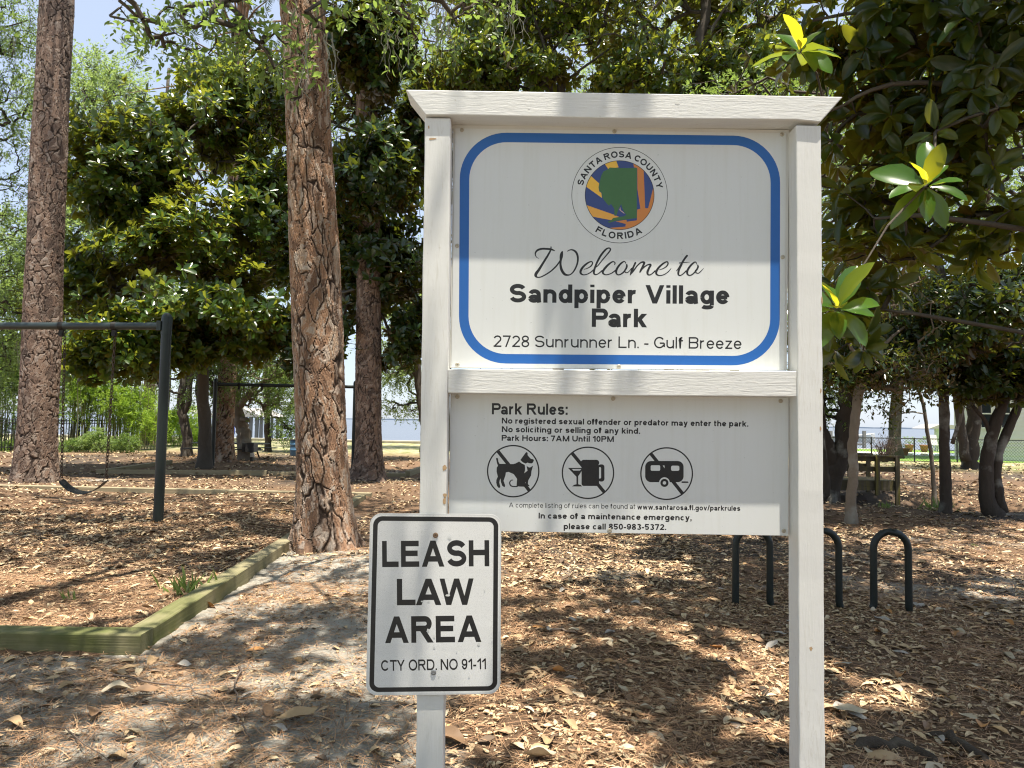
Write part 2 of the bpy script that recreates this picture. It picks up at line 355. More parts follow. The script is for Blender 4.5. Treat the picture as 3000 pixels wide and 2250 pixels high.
def stroke(pts, ox, oy, sc, y, lift, mb):
    """brush stroke of changing width along a smooth curve through pts (x, y, width)"""
    p = np.array(pts, float); p = np.vstack([2*p[0]-p[1], p, 2*p[-1]-p[-2]]); out = []
    for i in range(1, len(p)-2):
        for t in np.linspace(0, 1, 7, endpoint=False):
            a, b, c, d = p[i-1], p[i], p[i+1], p[i+2]
            out.append(.5*((2*b) + (c-a)*t + (2*a-5*b+4*c-d)*t*t + (3*b-a-3*c+d)*t**3))
    out.append(p[-2]); q = np.array(out); t = np.gradient(q[:, :2], axis=0); t /= np.linalg.norm(t, axis=1)[:, None] + 1e-9
    nrm = np.stack([-t[:, 1], t[:, 0]], 1); wd = np.maximum(q[:, 2:3], 5)/2
    Lf, Rg = q[:, :2] + nrm*wd, q[:, :2] - nrm*wd; n = len(q)
    V = np.array([P(ox + a*sc, oy + b*sc, y) for a, b in np.vstack([Lf, Rg])]); V[:, 1] = y - lift*KL
    mb.add(V, np.array([(i, i+1, n+i+1, n+i) for i in range(n-1)]))
    for e in (0, n-1):
        c = q[e]; pd = disc(c[0], c[1], max(c[2], 5)/2, 12); D = np.array([P(ox + a*sc, oy + b*sc, y) for a, b in pd]); D[:, 1] = y - (lift + .00003*(1+e % 2))*KL
        mb.add(D, [list(range(12))])

def screw(px, py, y, parent, mat, r=.0075, name='screw'):
    c = P(px, py, y); mb = MB()
    th = np.linspace(0, 2*math.pi, 14, endpoint=False); prof = [(r, 0), (r, -.0022), (r*.75, -.0034), (r*.36, -.0034), (r*.3, -.0018), (.0003, -.0018)]
    V = np.array([(c[0] + a*math.cos(t), y + b, c[2] + a*math.sin(t)) for a, b in prof for t in th]); k = 14
    F = np.array([(i*k+j, i*k+(j+1) % k, (i+1)*k+(j+1) % k, (i+1)*k+j) for i in range(len(prof)-1) for j in range(k)])
    mb.add(V, F); return mb.build(name, mat, parent)

sign = thing('welcome_sign', 'tall white painted timber park sign with blue bordered welcome board above rules board', 'sign', (.38, YP+.045, 0))
def post(inner_top, outer_top, inner_bot, outer_bot, ztop):
    """square timber post; its two visible edges run through photo points, foot in the ground"""
    A, B = P(*outer_top, YP), P(*inner_top, YP); C_, D = P(*outer_bot, YP), P(*inner_bot, YP)
    def at(a, b, z): return a + (b-a)*((z-a[2])/(b[2]-a[2]))
    x = sorted([at(A, C_, -.35)[0], at(B, D, -.35)[0]]); X = sorted([at(A, C_, ztop)[0], at(B, D, ztop)[0]])
    mb = MB(); n = 40; zs = np.linspace(-.35, ztop, n); V = []
    for i, z in enumerate(zs):
        t = i/(n-1); a = x[0]+(X[0]-x[0])*t; b = x[1]+(X[1]-x[1])*t; e = rng.normal(0, .0006, 4)
        V += [(a+e[0], YP+e[2]*.5, z), (b+e[1], YP+e[2]*.5, z), (b+e[1], YP+.089, z), (a+e[0], YP+.089, z)]
    F = [(i*4+j, i*4+(j+1) % 4, i*4+4+(j+1) % 4, i*4+4+j) for i in range(n-1) for j in range(4)] + [(3, 2, 1, 0), (4*n-4, 4*n-3, 4*n-2, 4*n-1)]
    return mb.add(V, F).build('post', M['paint'], sign, bevel=.004)
zb = P(1800, 347, YP)[2]
post((1321, 339), (1245, 337), (1297, 2250), (1218, 2250), zb-.004 - .004)
post((2333, 350), (2406, 357), (2342, 2250), (2418, 2250), zb-.004 - .008)
# header with mitred ends, a little proud of the posts
HY = YP - .012
hc = [(1188, 262), (2470, 283), (2404, 357), (2333, 350), (1800, 346), (1322, 336), (1247, 336)]
quad_prism(hc, .118, HY).build('header', M['beam'], sign, bevel=.003)
quad_prism([(1312, 1081), (2336, 1087), (2336, 1162), (1800, 1159), (1312, 1151)], .075, YP+.006).build('crossbar', M['beam'], sign, bevel=.003)
# boards
wb = quad_prism([(1328, 366), (2311, 381), (2305, 1085), (1318, 1077)], .012, YB+.0032).build('backing_board', M['ply'], sign)
wb = quad_prism([(1334, 376), (2303, 390), (2298, 1084), (1322, 1076)], .003, YB).build('welcome_board', M['panel'], sign)
rb = quad_prism([(1319, 1150), (2310, 1164), (2310, 1570), (1314, 1555)], .012, YB).build('rules_board', M['panel'], sign, bevel=.0015)
bq = [(1347.5, 387), (2286, 399), (2284, 1071.5), (1344, 1064)]
loop_ring(quad_rrect(bq, 0, 138), quad_rrect(bq, 28, 110), YB, .0008).build('border', M['blue'], wb)
cx, cy, zs = 1815.2, 571.8, .20496
def Z(pts): return [(1620 + a*zs, 400 + b*zs) for a, b in pts]
ring(cx, cy, 139.2, 140.8, YB).build('seal_ring', M['black'], wb)
flat([disc(cx, cy, 100.8)], YB, .0006, .0004).build('seal_disc', M['navy'], wb)
ring(cx, cy, 100.2, 101.8, YB, .0026).build('seal_ring', M['black'], wb)
def arc(a0, a1, n=16): return [(952 + 490*math.cos(rad(t)), 838 - 490*math.sin(rad(t))) for t in np.linspace(a0, a1, n)]
def ang(x, y): return math.degrees(math.atan2(838-y, x-952))
flat([Z(arc(ang(742, 394), ang(905, 350), 6) + [(938, 440), (790, 465)])], YB, .0012, .0004).build('seal_ray', M['yellow'], wb)
flat([Z(arc(ang(545, 565), ang(482, 720), 8) + [(700, 878), (690, 800), (655, 760), (660, 670)])], YB, .0012, .0004).build('seal_ray', M['yellow'], wb)
flat([Z(arc(ang(487, 980), ang(572, 1145)+0, 8)[::1] + [(830, 1195), (945, 1150), (880, 1120)])], YB, .0012, .0004).build('seal_ray', M['amber'], wb)
flat([Z(arc(ang(1150, 388), ang(1300, 487), 6) + [(1318, 1025), (1360, 1025)] + arc(ang(1428, 740), ang(808, 1306), 40) +
   [(1035, 1288), (1042, 1250), (895, 1212), (1050, 1190), (1055, 1218), (1200, 1198), (1203, 1045), (1250, 1030), (1207, 750), (1205, 450), (1157, 440)])], YB, .0012, .0004).build('seal_ray', M['orange'], wb)
county = [(810, 443), (940, 450), (1200, 450), (1198, 1165), (1050, 1185), (900, 1205), (805, 1235), (778, 1218), (835, 1195), (860, 1165), (945, 1150), (1010, 1140), (1050, 1120), (1020, 1085), (985, 1005), (975, 965), (940, 1030), (905, 1130), (880, 1125), (875, 1030), (830, 965), (800, 990), (770, 960), (715, 890), (695, 800), (665, 780), (655, 720), (670, 640), (690, 560), (720, 500), (790, 465)]
flat([Z([(a-4, b+5) for a, b in county])], YB, .0017, .0003).build('county_map_outline', M['navy'], wb)
flat([Z(county)], YB, .0021, .0003).build('county_map', M['green'], wb)
flat([Z([(962, 1008), (950, 1050), (1025, 1108), (1012, 1084), (966, 1052)])], YB, .0026, .0003).build('county_map_inlet', M['pink'], wb)
arc_text('SANTA ROSA COUNTY', cx, cy, 110.5, 18.6, rad(161.5), rad(14.0), YB, M['black'], wb, .22)
arc_text('FLORIDA', cx, cy, 128.5, 19.5, rad(239.5), rad(297), YB, M['black'], wb, .22, outward=False)
A0, B0, ss = (1550, 710), (1800, 710), .12658
wl = MB(); k = 0
for o_, pts in (
    (A0, [(228,376,6),(180,350,16),(148,300,24),(150,240,36),(200,180,46),(300,150,46),(420,152,46),(500,160,44),(550,175,36),(592,195,18)]),
    (A0, [(508,105,26),(507,140,30),(490,200,38),(430,310,46),(330,470,50),(230,630,60),(165,720,70),(155,775,62),(195,808,30),(265,803,28),(370,755,30),(500,670,32),(620,560,34),(700,455,34),(735,395,34)]),
    (A0, [(768,222,40),(754,270,70),(745,330,76),(732,420,50),(728,520,52),(755,640,62),(820,735,58),(900,757,36),(970,735,28),(1040,660,34),(1100,540,38),(1128,420,42),(1120,300,48),(1070,210,46),(990,172,32),(920,185,22),(885,208,14)]),
    (A0, [(1270,625,12),(1340,605,20),(1420,560,28),(1465,500,30),(1460,455,28),(1420,448,30),(1340,490,40),(1250,570,48),(1195,660,54),(1200,720,46),(1260,752,26),(1350,735,24),(1430,690,26),(1490,640,30)]),
    (A0, [(1550,575,20),(1600,530,26),(1680,430,26),(1790,300,28),(1870,200,34),(1880,150,34),(1840,132,30),(1770,170,42),(1670,290,46),(1590,430,46),(1530,570,46),(1500,680,48),(1510,730,40),(1550,748,26),(1610,720,24),(1690,655,30)]),
    (A0, [(1980,515,22),(1990,480,28),(1960,448,26),(1900,465,36),(1800,550,48),(1720,650,52),(1710,710,46),(1770,750,26),(1860,735,24),(1940,695,26),(2010,640,30)]),
    (B0, [(265,490,16),(250,455,22),(210,448,30),(130,510,44),(60,610,50),(40,690,48),(70,745,30),(130,745,30),(200,700,34),(250,640,36),(285,570,44),(285,515,34)]),
    (B0, [(240,640,30),(250,690,28),(300,700,20),(350,660,20),(395,600,20)]),
    (B0, [(485,475,44),(440,570,44),(400,660,50),(365,755,20)]),
    (B0, [(370,745,24),(440,660,34),(530,540,30),(620,465,34),(690,470,50),(660,550,46),(610,650,46),(590,690,30)]),
    (B0, [(600,670,26),(680,580,30),(770,520,30),(840,520,44),(800,600,48),(765,690,52),(780,745,36),(830,750,26),(900,700,28),(940,660,30)]),
    (B0, [(1045,632,12),(1120,610,20),(1200,560,28),(1240,500,32),(1230,455,30),(1190,455,32),(1110,505,40),(1020,590,48),(970,680,52),(980,740,40),(1050,768,24),(1150,745,22),(1240,685,20),(1290,630,16),(1315,595,8)]),
    (B0, [(1435,660,14),(1500,580,34),(1580,450,44),(1640,360,46),(1680,310,46)]),
    (B0, [(1560,500,44),(1500,620,48),(1480,700,48),(1485,750,36),(1530,765,24),(1600,720,26),(1660,660,30)]),
    (B0, [(1505,478,24),(1560,470,20),(1650,465,16),(1745,458,6)]),
    (B0, [(1910,510,14),(1890,465,22),(1850,462,32),(1770,530,44),(1700,630,50),(1685,710,48),(1720,760,28),(1780,755,28),(1850,700,32),(1900,640,38),(1935,570,42),(1930,530,28)]),
    (B0, [(1880,650,36),(1890,700,26),(1940,715,20),(2000,670,18),(2065,600,8)])):
    stroke(pts, o_[0], o_[1], ss, YB, .0009 + k*.0001, wl); k += 1
wl.build('lettering', M['black'], wb)
BO, RG = .215, .13
text('Sandpiper Village', (1493.4, 886), (2136.7, 891), 54, .222, YB, M['black'], wb)
text('Park', (1733.6, 957.6), (1895.7, 958.9), 54, .222, YB, M['black'], wb, .0011)
text('2728 Sunrunner Ln. - Gulf Breeze', (1446, 1016.3), (2172.4, 1022.8), 34, RG, YB, M['black'], wb)
text('Park Rules:', (1441, 1214), (1663, 1215.6), 33, .2, YB, M['black'], rb)
text('No registered sexual offender or predator may enter the park.', (1469.5, 1240.6), (2192.4, 1250), 17, BO, YB, M['black'], rb)
text('No soliciting or selling of any kind.', (1469.5, 1265.8), (1875.3, 1271), 17, BO, YB, M['black'], rb)
text('Park Hours: 7AM Until 10PM', (1469.5, 1291.2), (1798.4, 1294.9), 17, BO, YB, M['black'], rb)
text('A complete listing of rules can be found at', (1490.8, 1486.5), (1861, 1491), 14.4, RG, YB, M['black'], rb)
text('www.santarosa.fl.gov/parkrules', (1867, 1492.6), (2168.7, 1496.8), 15, BO, YB, M['black'], rb)
text('In case of a maintenance emergency,', (1577.7, 1519), (2026.3, 1525), 17, BO, YB, M['black'], rb)
text('please call 850-983-5372.', (1651.3, 1550.4), (1951.8, 1552.8), 17.3, BO, YB, M['black'], rb)
# prohibition pictograms: ring, bar and figure of each are one printed symbol
def D_(pts): return [(1420 + a*.10245, 1300 + b*.10245) for a, b in pts]
def E_(pts): return [(1400 + a*.29837, 1270 + b*.29837) for a, b in pts]
def bar(a, b, wd):
    (x0, y0), (x1, y1) = E_([a, b]); d = np.array([x1-x0, y1-y0]); n = np.array([-d[1], d[0]])/np.linalg.norm(d)*wd/2
    return [(x0+n[0], y0+n[1]), (x1+n[0], y1+n[1]), (x1-n[0], y1-n[1]), (x0-n[0], y0-n[1])]
def join(mb, o):
    for V in o.v: pass
    off = mb.n
    mb.v += o.v; mb.f += [f + off for f in o.f]; mb.n += o.n; return mb
dog = [(325,425),(335,405),(355,402),(375,415),(395,520),(425,575),(580,575),(810,582),(890,560),(985,508),(1060,565),(1145,605),(1155,680),(1155,750),(1130,845),(1100,1000),(930,1010),(830,870),(680,805),(605,820),(595,900),(540,1060),(585,1190),(580,1230),(555,1240),(500,1200),(460,1080),(450,990),(430,1050),(420,1110),(447,1235),(430,1260),(390,1258),(350,1200),(330,1110),(335,1030),(375,940),(340,800),(345,680),(378,628),(350,550)]
head = [(1020,465),(1160,270),(1195,235),(1228,260),(1228,330),(1320,430),(1390,445),(1407,470),(1385,530),(1350,563),(1290,560),(1218,540),(1175,570),(1095,535)]
cat = [(1200,640),(1225,650),(1265,680),(1310,675),(1370,630),(1378,650),(1340,780),(1325,910),(1245,1050),(1235,1150),(1280,1200),(1270,1218),(1200,1215),(1180,1150),(1165,1085),(1155,1230),(1000,1225),(910,1215),(925,1010),(1130,845),(1225,770)]
s1 = flat([D_(dog), D_(head), D_(cat), bar((190, 165), (505, 560), 10)], YB, .0006, .0004)
stroke([(805,1040,22),(760,1045,28),(715,1110,34),(740,1190,36),(810,1222,34),(930,1222,34)], 1420, 1300, .10245, YB, .0013, s1)
join(s1, ring(1503.5, 1380.4, 73, 77, YB, .0014)).build('no_pets_symbol', M['black'], rb)
s2 = flat([E_(rrect(1018, 300, 1190, 515, 22)), E_(rrect(1010, 258, 1192, 318, 30)), E_([(885, 338), (1030, 338), (1030, 352), (985, 420), (985, 498), (1010, 505), (1025, 520), (925, 520), (942, 505), (968, 498), (968, 425)]), bar((925, 193), (1240, 575), 10)], YB, .0006, .0004)
o_ = E_(rrect(1180, 303, 1243, 472, 26, 5)); i_ = E_(rrect(1181, 330, 1210, 442, 12, 5)); join(s2, loop_ring(o_, i_, YB, .0013))
s2 = join(s2, ring(1722.6, 1385.2, 73, 77, YB, .0014)).build('no_alcohol_symbol', M['black'], rb)
flat([E_([(922, 349), (1016, 349), (1002, 364), (938, 364)])], YB, .0016, .0003).build('glass_opening', M['panel'], rb)
s3 = flat([E_(rrect(1643, 270, 2020, 478, 58)), E_([(2000, 470), (2062, 471), (2070, 485), (2000, 485)]), bar((1700, 200), (2010, 590), 10)], YB, .0006, .0004)
join(s3, ring(1953, 1387.6, 73.5, 77.5, YB, .0014)).build('no_camper_symbol', M['black'], rb)
for q in (E_(rrect(1697, 312, 1790, 366, 12)), E_(rrect(1897, 316, 1978, 367, 16)), E_([(1815, 314), (1832, 314), (1833, 342)])): flat([q], YB, .0016, .0003).build('camper_window', M['panel'], rb)
flat([E_(disc(1832, 482, 52))], YB, .0016, .0002).build('camper_wheel_arch', M['panel'], rb)
ring(1400+1832*.29837, 1270+485*.29837, 5, 11.8, YB, .0022).build('camper_wheel', M['black'], rb)
for a, b in ((1353, 381), (1800, 385), (2291, 394), (1339.5, 720), (2293, 753), (1340, 1068), (1813, 1074)): screw(a, b, YB-.0002, wb, M['screw'])
for a, b in ((1340, 1162), (1796, 1168), (2287, 1175), (1786, 1554), (2296, 1555)): screw(a, b, YB-.0002, rb, M['screw'])
# places where the paint has come off
def chip(px, py, wx, wy, y, n=9):
    t = np.linspace(0, 2*math.pi, n, endpoint=False); r = rng.uniform(.55, 1, n)
    return flat([[(px + wx*math.cos(a)*k, py + wy*math.sin(a)*k) for a, k in zip(t, r)]], y, .0004, .0003)
for px, py, wx, wy in ((1266, 407, 15, 4), (1256, 372, 3, 7), (1303, 1370, 7, 12), (1304, 1452, 8, 10), (1302, 1468, 6, 14), (2405, 1145, 3, 9), (2388, 1447, 5, 6), (2404, 1255, 3, 8), (2376, 1900, 6, 8), (2408, 880, 3, 14)):
    chip(px, py, wx, wy, YP-.0006).build('bare_wood_patch', M['bare'], sign)
for px, py, wx, wy in ((1770, 312, 22, 8), (1985, 303, 20, 7), (1550, 318, 9, 6)):
    chip(px, py, wx*.5, wy*.5, HY-.0004).build('wood_knot', M['ply'], sign)
settle(sign)
# ---------------------------------------------------------------- leash law sign on the left post
YL = YP - .006
leash = thing('leash_law_sign', 'reflective white metal LEASH LAW AREA plate with black rim bolted to the left post', 'sign', P(1272, 1770, YL))
lq = [(1085, 1503), (1469, 1507), (1466, 2032), (1072, 2037)]
lo = quad_rrect(lq, 0, 34)
plate = flat([lo], YL, 0, .0024).build('plate', M['refl'], leash)
YF = YL - .0024
loop_ring(quad_rrect(lq, 9, 27), quad_rrect(lq, 22.5, 15), YF, .0006).build('border', M['black'], plate)
loop_ring(quad_rrect(lq, .6, 33), quad_rrect(lq, 4, 30), YF, .0004).build('plate_rim', M['alu'], plate)
text('LEASH', (1119.8, 1661.5), (1433.6, 1659), 76.6, .212, YF, M['black'], plate)
text('LAW', (1163, 1773.4), (1388, 1772), 77.5, .212, YF, M['black'], plate)
text('AREA', (1128.2, 1884.3), (1410.4, 1880.6), 78, .212, YF, M['black'], plate)
text('CTY ORD. NO 91-11', (1116.6, 1966), (1423.9, 1960.6), 32, .165, YF, M['black'], plate)
screw(1276, 1568, YF, leash, M['rust'], .009, 'bolt'); screw(1270, 1969, YF, leash, M['bolt'], .009, 'bolt')
for px, py, wx, wy in ((1317, 1576, 7, 6), (1312, 1744, 9, 4), (1236, 1762, 4, 3), (1256, 1763, 4, 3), (1153, 1778, 4, 4), (1254, 1846, 5, 5), (1272, 1866, 4, 5), (1272, 1898, 5, 4), (1402, 1888, 5, 6), (1420, 1731, 3, 3), (1286, 1983, 3, 3), (1374, 1984, 3, 3), (1441, 1880, 4, 3), (1338, 1911, 3, 3)):
    chip(px, py, wx, wy, YF-.0007).build('dent', M['alu'], plate)
settle(leash)
# ================================================================ ground, water
def sstep(a, b, t):
    t = np.clip((np.asarray(t, float)-a)/(b-a), 0, 1); return t*t*(3-2*t)
_ph = rng.uniform(0, 6.28, (24,)); _dr = rng.uniform(0, 6.28, (24,))
def lumps(x, y, f0, n=6, ofs=0):
    """smooth noise, about -1..1"""
    s = 0; a = 1; tot = 0
    for i in range(n):
        j = (i*3+ofs) % 22
        for q in (0, 1):
            c, d = math.cos(_dr[j+q]), math.sin(_dr[j+q]); s = s + a*np.sin((x*c+y*d)*f0 + _ph[j+q] + 1.3*np.sin((x*d-y*c)*f0*.7+_ph[j]))*.5
        tot += a*.6; a *= .62; f0 *= 1.83
    return s/tot
DITCH = np.array([(5.6, 16.4), (7.2, 15.6), (8.4, 15.1), (9.6, 14.6), (11.2, 14.0), (14, 13.6)])
def ditch(x, y):
    d = np.full(np.shape(x), 99.0)
    for a, b in zip(DITCH[:-1], DITCH[1:]):
        v = b-a; t = np.clip(((x-a[0])*v[0] + (y-a[1])*v[1])/(v@v), 0, 1); d = np.minimum(d, np.hypot(x-a[0]-v[0]*t, y-a[1]-v[1]*t))
    return d
PINE = G(955, 1632)
def gh(x, y):
    x = np.asarray(x, float); y = np.asarray(y, float)
    z = .035*lumps(x, y, .9, 4) + .012*lumps(x, y, 5, 3, 7)
    z = z*sstep(60, 20, y)
    z = z + .10*np.exp(-((x-PINE[0]-.25)**2 + (y-PINE[1]+.5)**2)/.55)          # sand banked at the pine's foot
    z = z + .05*np.exp(-((x+4.7)**2/1.2 + (y-8.7)**2/.25)) - .05*np.exp(-((x+5.6)**2/.8 + (y-9.9)**2/.6))
    z = z - .75*np.exp(-(ditch(x, y)/.75)**2.6) + .12*sstep(6, 12, x)*sstep(15, 19, y)
    z = z + .04*sstep(-2.45, -2.75, x)*sstep(4.4, 4.9, y)*sstep(14.6, 13.9, y)    # bark bed is a little higher
    return z
def grid_lines(dense, fine, coarse):
    a = list(np.arange(dense[0], dense[1]+1e-6, fine)); s = fine; p = a[-1]
    while p < coarse[1]: s *= 1.22; p = min(p+s, coarse[1]); a.append(p)
    s = fine; p = a[0]; b = []
    while p > coarse[0]: s *= 1.22; p = max(p-s, coarse[0]); b.append(p)
    return np.array(b[::-1] + a)
SHORE = 46.0
gx = grid_lines((-5, 6.5), .055, (-300, 300)); gy = grid_lines((2.6, 9.5), .055, (-80, SHORE))
X, Yg = np.meshgrid(gx, gy); nx, ny = len(gx), len(gy)
Z = gh(X, Yg)
near = sstep(14, 9, Yg)*sstep(9, 6.5, abs(X)); Z = Z + near*(.008*lumps(X, Yg, 17, 4, 3) + .004*rng.standard_normal(X.shape))
bed = ((X < -2.55) & (Yg > 4.5) & (Yg < 14.05)).astype(float)
sand = sstep(.35, -1.1, X + .35*lumps(X, Yg, 1.1, 4, 5))*sstep(8.8, 7.2, Yg + .4*lumps(X, Yg, 1.3, 3, 9))*(1-bed)
sand = np.maximum(sand, .38*sstep(.25, .6, lumps(X, Yg, .55, 5, 11))*sstep(2.0, 4, X)*sstep(14, 9, Yg))
sand = np.maximum(sand, .55*sstep(.5, .8, lumps(X, Yg, .8, 5, 2))*(1-bed))
beach = sstep(28, 33, Yg + .9*lumps(X, Yg, .4, 3, 4) + .35*np.maximum(0, abs(X+3)-3)*(X > 0))
strw = np.clip(bed*.9 + .55 + .5*lumps(X, Yg, .7, 4, 13), 0, 1)
F = np.arange(nx*ny).reshape(ny, nx); F = np.stack([F[:-1, :-1], F[:-1, 1:], F[1:, 1:], F[1:, :-1]], -1).reshape(-1, 4)
def ground_mat():
    m = N('sandy forest floor'); v = m.obj(); s = m.attr('sand'); st = m.attr('straw'); be = m.attr('beach')
    n1 = m.noise(v, 9, 6, .7); n2 = m.noise(v, 55, 5, .7); n3 = m.noise(v, 2.2, 5, .6); fib = m.noise(m.obj((40, 9, 9)), 3.2, 4, .7, 2.5); fib2 = m.noise(m.obj((9, 42, 9)), 3.0, 4, .7, 2.5)
    sandc = m.mix(n2, (.38, .35, .29), (.66, .62, .54)); sandc = m.mix(m.ramp(n1, [(.5, 0.0), (.68, .8)]), sandc, (.22, .185, .145))
    fb = m.math('MAXIMUM', m.ramp(fib, [(.45, 0.0), (.68, 1.0)]), m.ramp(fib2, [(.48, 0.0), (.7, 1.0)]))
    strawc = m.mix(fb, (.11, .07, .046), (.42, .26, .15)); soil = m.mix(n2, (.05, .04, .033), (.15, .12, .095))
    lit = m.mix(m.ramp(m.math('ADD', m.math('MULTIPLY', st, .55), m.math('MULTIPLY', n1, .5)), [(.38, 0.0), (.58, 1.0)]), soil, strawc)
    k = m.ramp(m.math('ADD', m.math('MULTIPLY', s, .85), m.math('MULTIPLY', m.math('SUBTRACT', n3, .5), 1.3)), [(.25, 0.0), (.62, 1.0)])
    c = m.mix(k, lit, sandc)
    gr = m.mix(m.ramp(n3, [(.4, 0.0), (.6, 1.0)]), (.5, .43, .28), (.17, .2, .055)); c = m.mix(be, c, gr)
    h = m.math('ADD', m.math('MULTIPLY', n2, .6), m.math('ADD', n1, m.math('MULTIPLY', fb, .4)))
    return m.bsdf(c, .9, m.bump(h, .9, .02), .2).m
GM = ground_mat()
g = MB().add(np.stack([X, Yg, Z], -1).reshape(-1, 3), F, sand=sand.ravel(), straw=strw.ravel(), beach=beach.ravel()).build('ground', GM, smooth=True)
tag(g, kind='structure')
def water_mat():
    m = N('bay water'); v = m.obj((.35, 1, 1)); h = m.noise(v, .9, 5, .65); big = m.noise(m.obj((.02, .1, 1)), 1, 3)
    c = m.mix(big, (.10, .12, .15), (.15, .165, .19))
    return m.bsdf(c, .32, m.bump(h, .6, .25), .34).m
wy = np.array([SHORE-1.5, 60, 90, 140, 250, 500, 1200, 3000, 8000]); wx = np.array([-9000, -300, -60, -20, 0, 20, 60, 300, 9000.])
WX, WY = np.meshgrid(wx, wy); F = np.arange(WX.size).reshape(WX.shape); F = np.stack([F[:-1, :-1], F[:-1, 1:], F[1:, 1:], F[1:, :-1]], -1).reshape(-1, 4)
tag(MB().add(np.stack([WX, WY, np.full(WX.shape, -.65)], -1).reshape(-1, 3), F).build('water', water_mat()), kind='structure')
# low far shore across the bay
mb = MB(); xs = np.linspace(-4200, 4200, 160); hh = 5 + 4*lumps(xs, xs*0, .01, 4) + rng.uniform(0, 2.5, 160)
V = np.vstack([np.stack([xs, 0*xs+4200, 0*xs-1], 1), np.stack([xs, 0*xs+4200, hh], 1), np.stack([xs, 0*xs+4500, 0*xs-1], 1)])
F = np.array([(i, i+1, 161+i, 160+i) for i in range(159)] + [(160+i, 161+i, 321+i, 320+i) for i in range(159)])
tag(mb.add(V, F).build('far_shore', simple('far hazy shore', (.2, .25, .32), .9, .1, .01)), kind='structure')  # blue grey colour carries the haze of distance
# concrete sea wall that edges the land
mb = MB(); mb.box((-120, SHORE-.15, -1.2), (120, SHORE+.25, .1)); mb.box((-120, SHORE-.2, .1), (120, SHORE+.32, .17))
tag(mb.build('sea_wall', simple('pale concrete', (.5, .47, .42), .85, .15, 3, .3)), 'low pale concrete sea wall along the edge of the bay', 'wall')

# ================================================================ timber edging, swings, rack
def timber_mat():
    m = N('weathered timber'); v = m.obj((.9, 55, 55)); g_ = m.noise(v, 1.5, 6, .65, .25); b = m.noise(m.obj(), 2.4, 4); gn = m.node('NewGeometry')
    up = m.node('SeparateXYZ', {0: gn.outputs['Normal']}).outputs[2]
    c = m.mix(g_, (.20, .165, .10), (.42, .36, .24)); moss = m.attr('moss')
    k = m.math('MULTIPLY', moss, m.ramp(b, [(.3, .35), (.6, 1.0)]), True)
    c = m.mix(k, c, m.mix(g_, (.055, .07, .018), (.16, .17, .055)))
    return m.bsdf(c, .85, m.bump(g_, .55, .006), .2).m
TM = timber_mat()
def timber(a, b, ht, wd, label, moss=(0, 0), z0=None, place='playground'):
    """squared beam lying on the ground from a to b (x, y); grain runs along local x"""
    a, b = np.array(a, float), np.array(b, float); L = np.linalg.norm(b-a); d = (b-a)/L; n = max(3, int(L/.25)); mb = MB(); V = []; mo = []
    c = .007
    prof = [(-wd/2, -.12), (wd/2, -.12), (wd/2, ht-c), (wd/2-c, ht), (-wd/2+c, ht), (-wd/2, ht-c)]
    for i in range(n+1):
        t = i/n; e = rng.normal(0, .0009, 2)
        for s, h in prof: V.append((t*L, s+e[0], h+e[1]*(h > 0))); mo.append(moss[0] + (moss[1]-moss[0])*t)
    k = 6; F = [(i*k+j, i*k+k+j, i*k+k+(j+1) % k, i*k+(j+1) % k) for i in range(n) for j in range(k)] + [tuple(range(k)), tuple(range((n+1)*k-1, n*k-1, -1))]
    o = mb.add(V, F, moss=mo).build('landscape_timber', TM)
    z = float(gh((a[0]+b[0])/2, (a[1]+b[1])/2)) if z0 is None else z0
    o.location = (a[0], a[1], z); o.rotation_euler = (0, 0, math.atan2(d[1], d[0]))
    return tag(o, label, 'timber edging', 'timber edging round the play areas')
C0 = G(412, 1915); C0[0] -= .0                              # near corner of the bark bed
cx0 = C0[0] - .085; cy0 = C0[1] + .08
timber((cx0-8, cy0+.02), (cx0+.08, cy0), .115, .16, 'moss green squared timber running to the left edge from the near corner', (.25, .95), 0)
timber((cx0-.0, cy0+.085), (cx0-.18, cy0+3.9), .115, .155, 'long mossy timber running from the near corner back to the big pine', (.95, .15), 0)
timber((cx0-.2, cy0+3.96), (cx0-.34, 13.2), .115, .15, 'timber reappearing right of the big pine, end lit in sun', (.15, .3), 0)
timber((cx0-8.6, 14.0), (cx0-.25, 13.65), .10, .14, 'pale timber along the far side of the front bark bed', (0, .1), 0)
timber((-16.5, 14.35), (cx0-8.66, 14.02), .10, .14, 'pale timber passing in front of the foot of the leftmost pine', (0, .1), 0)
b0 = G(270, 1390); b1 = G(1150, 1395)
timber((b0[0], b0[1]+.2), (-6.4, 18.75), .09, .14, 'timber on the near side of the back swing bed, left length', (0, .1))
timber((-6.34, 18.76), (b1[0]+.35, b1[1]), .09, .14, 'timber on the near side of the back swing bed, right length', (0, .2))
timber((b0[0]+.02, b0[1]+.35), (b0[0]-.3, 22.6), .09, .14, 'timber slanting back on the left side of the back swing bed', (0, .1))
timber((b1[0]+.38, b1[1]+.12), (b1[0]+.7, 23.2), .15, .14, 'timber on the right side of the back swing bed beside the white sign post', (.1, .1))

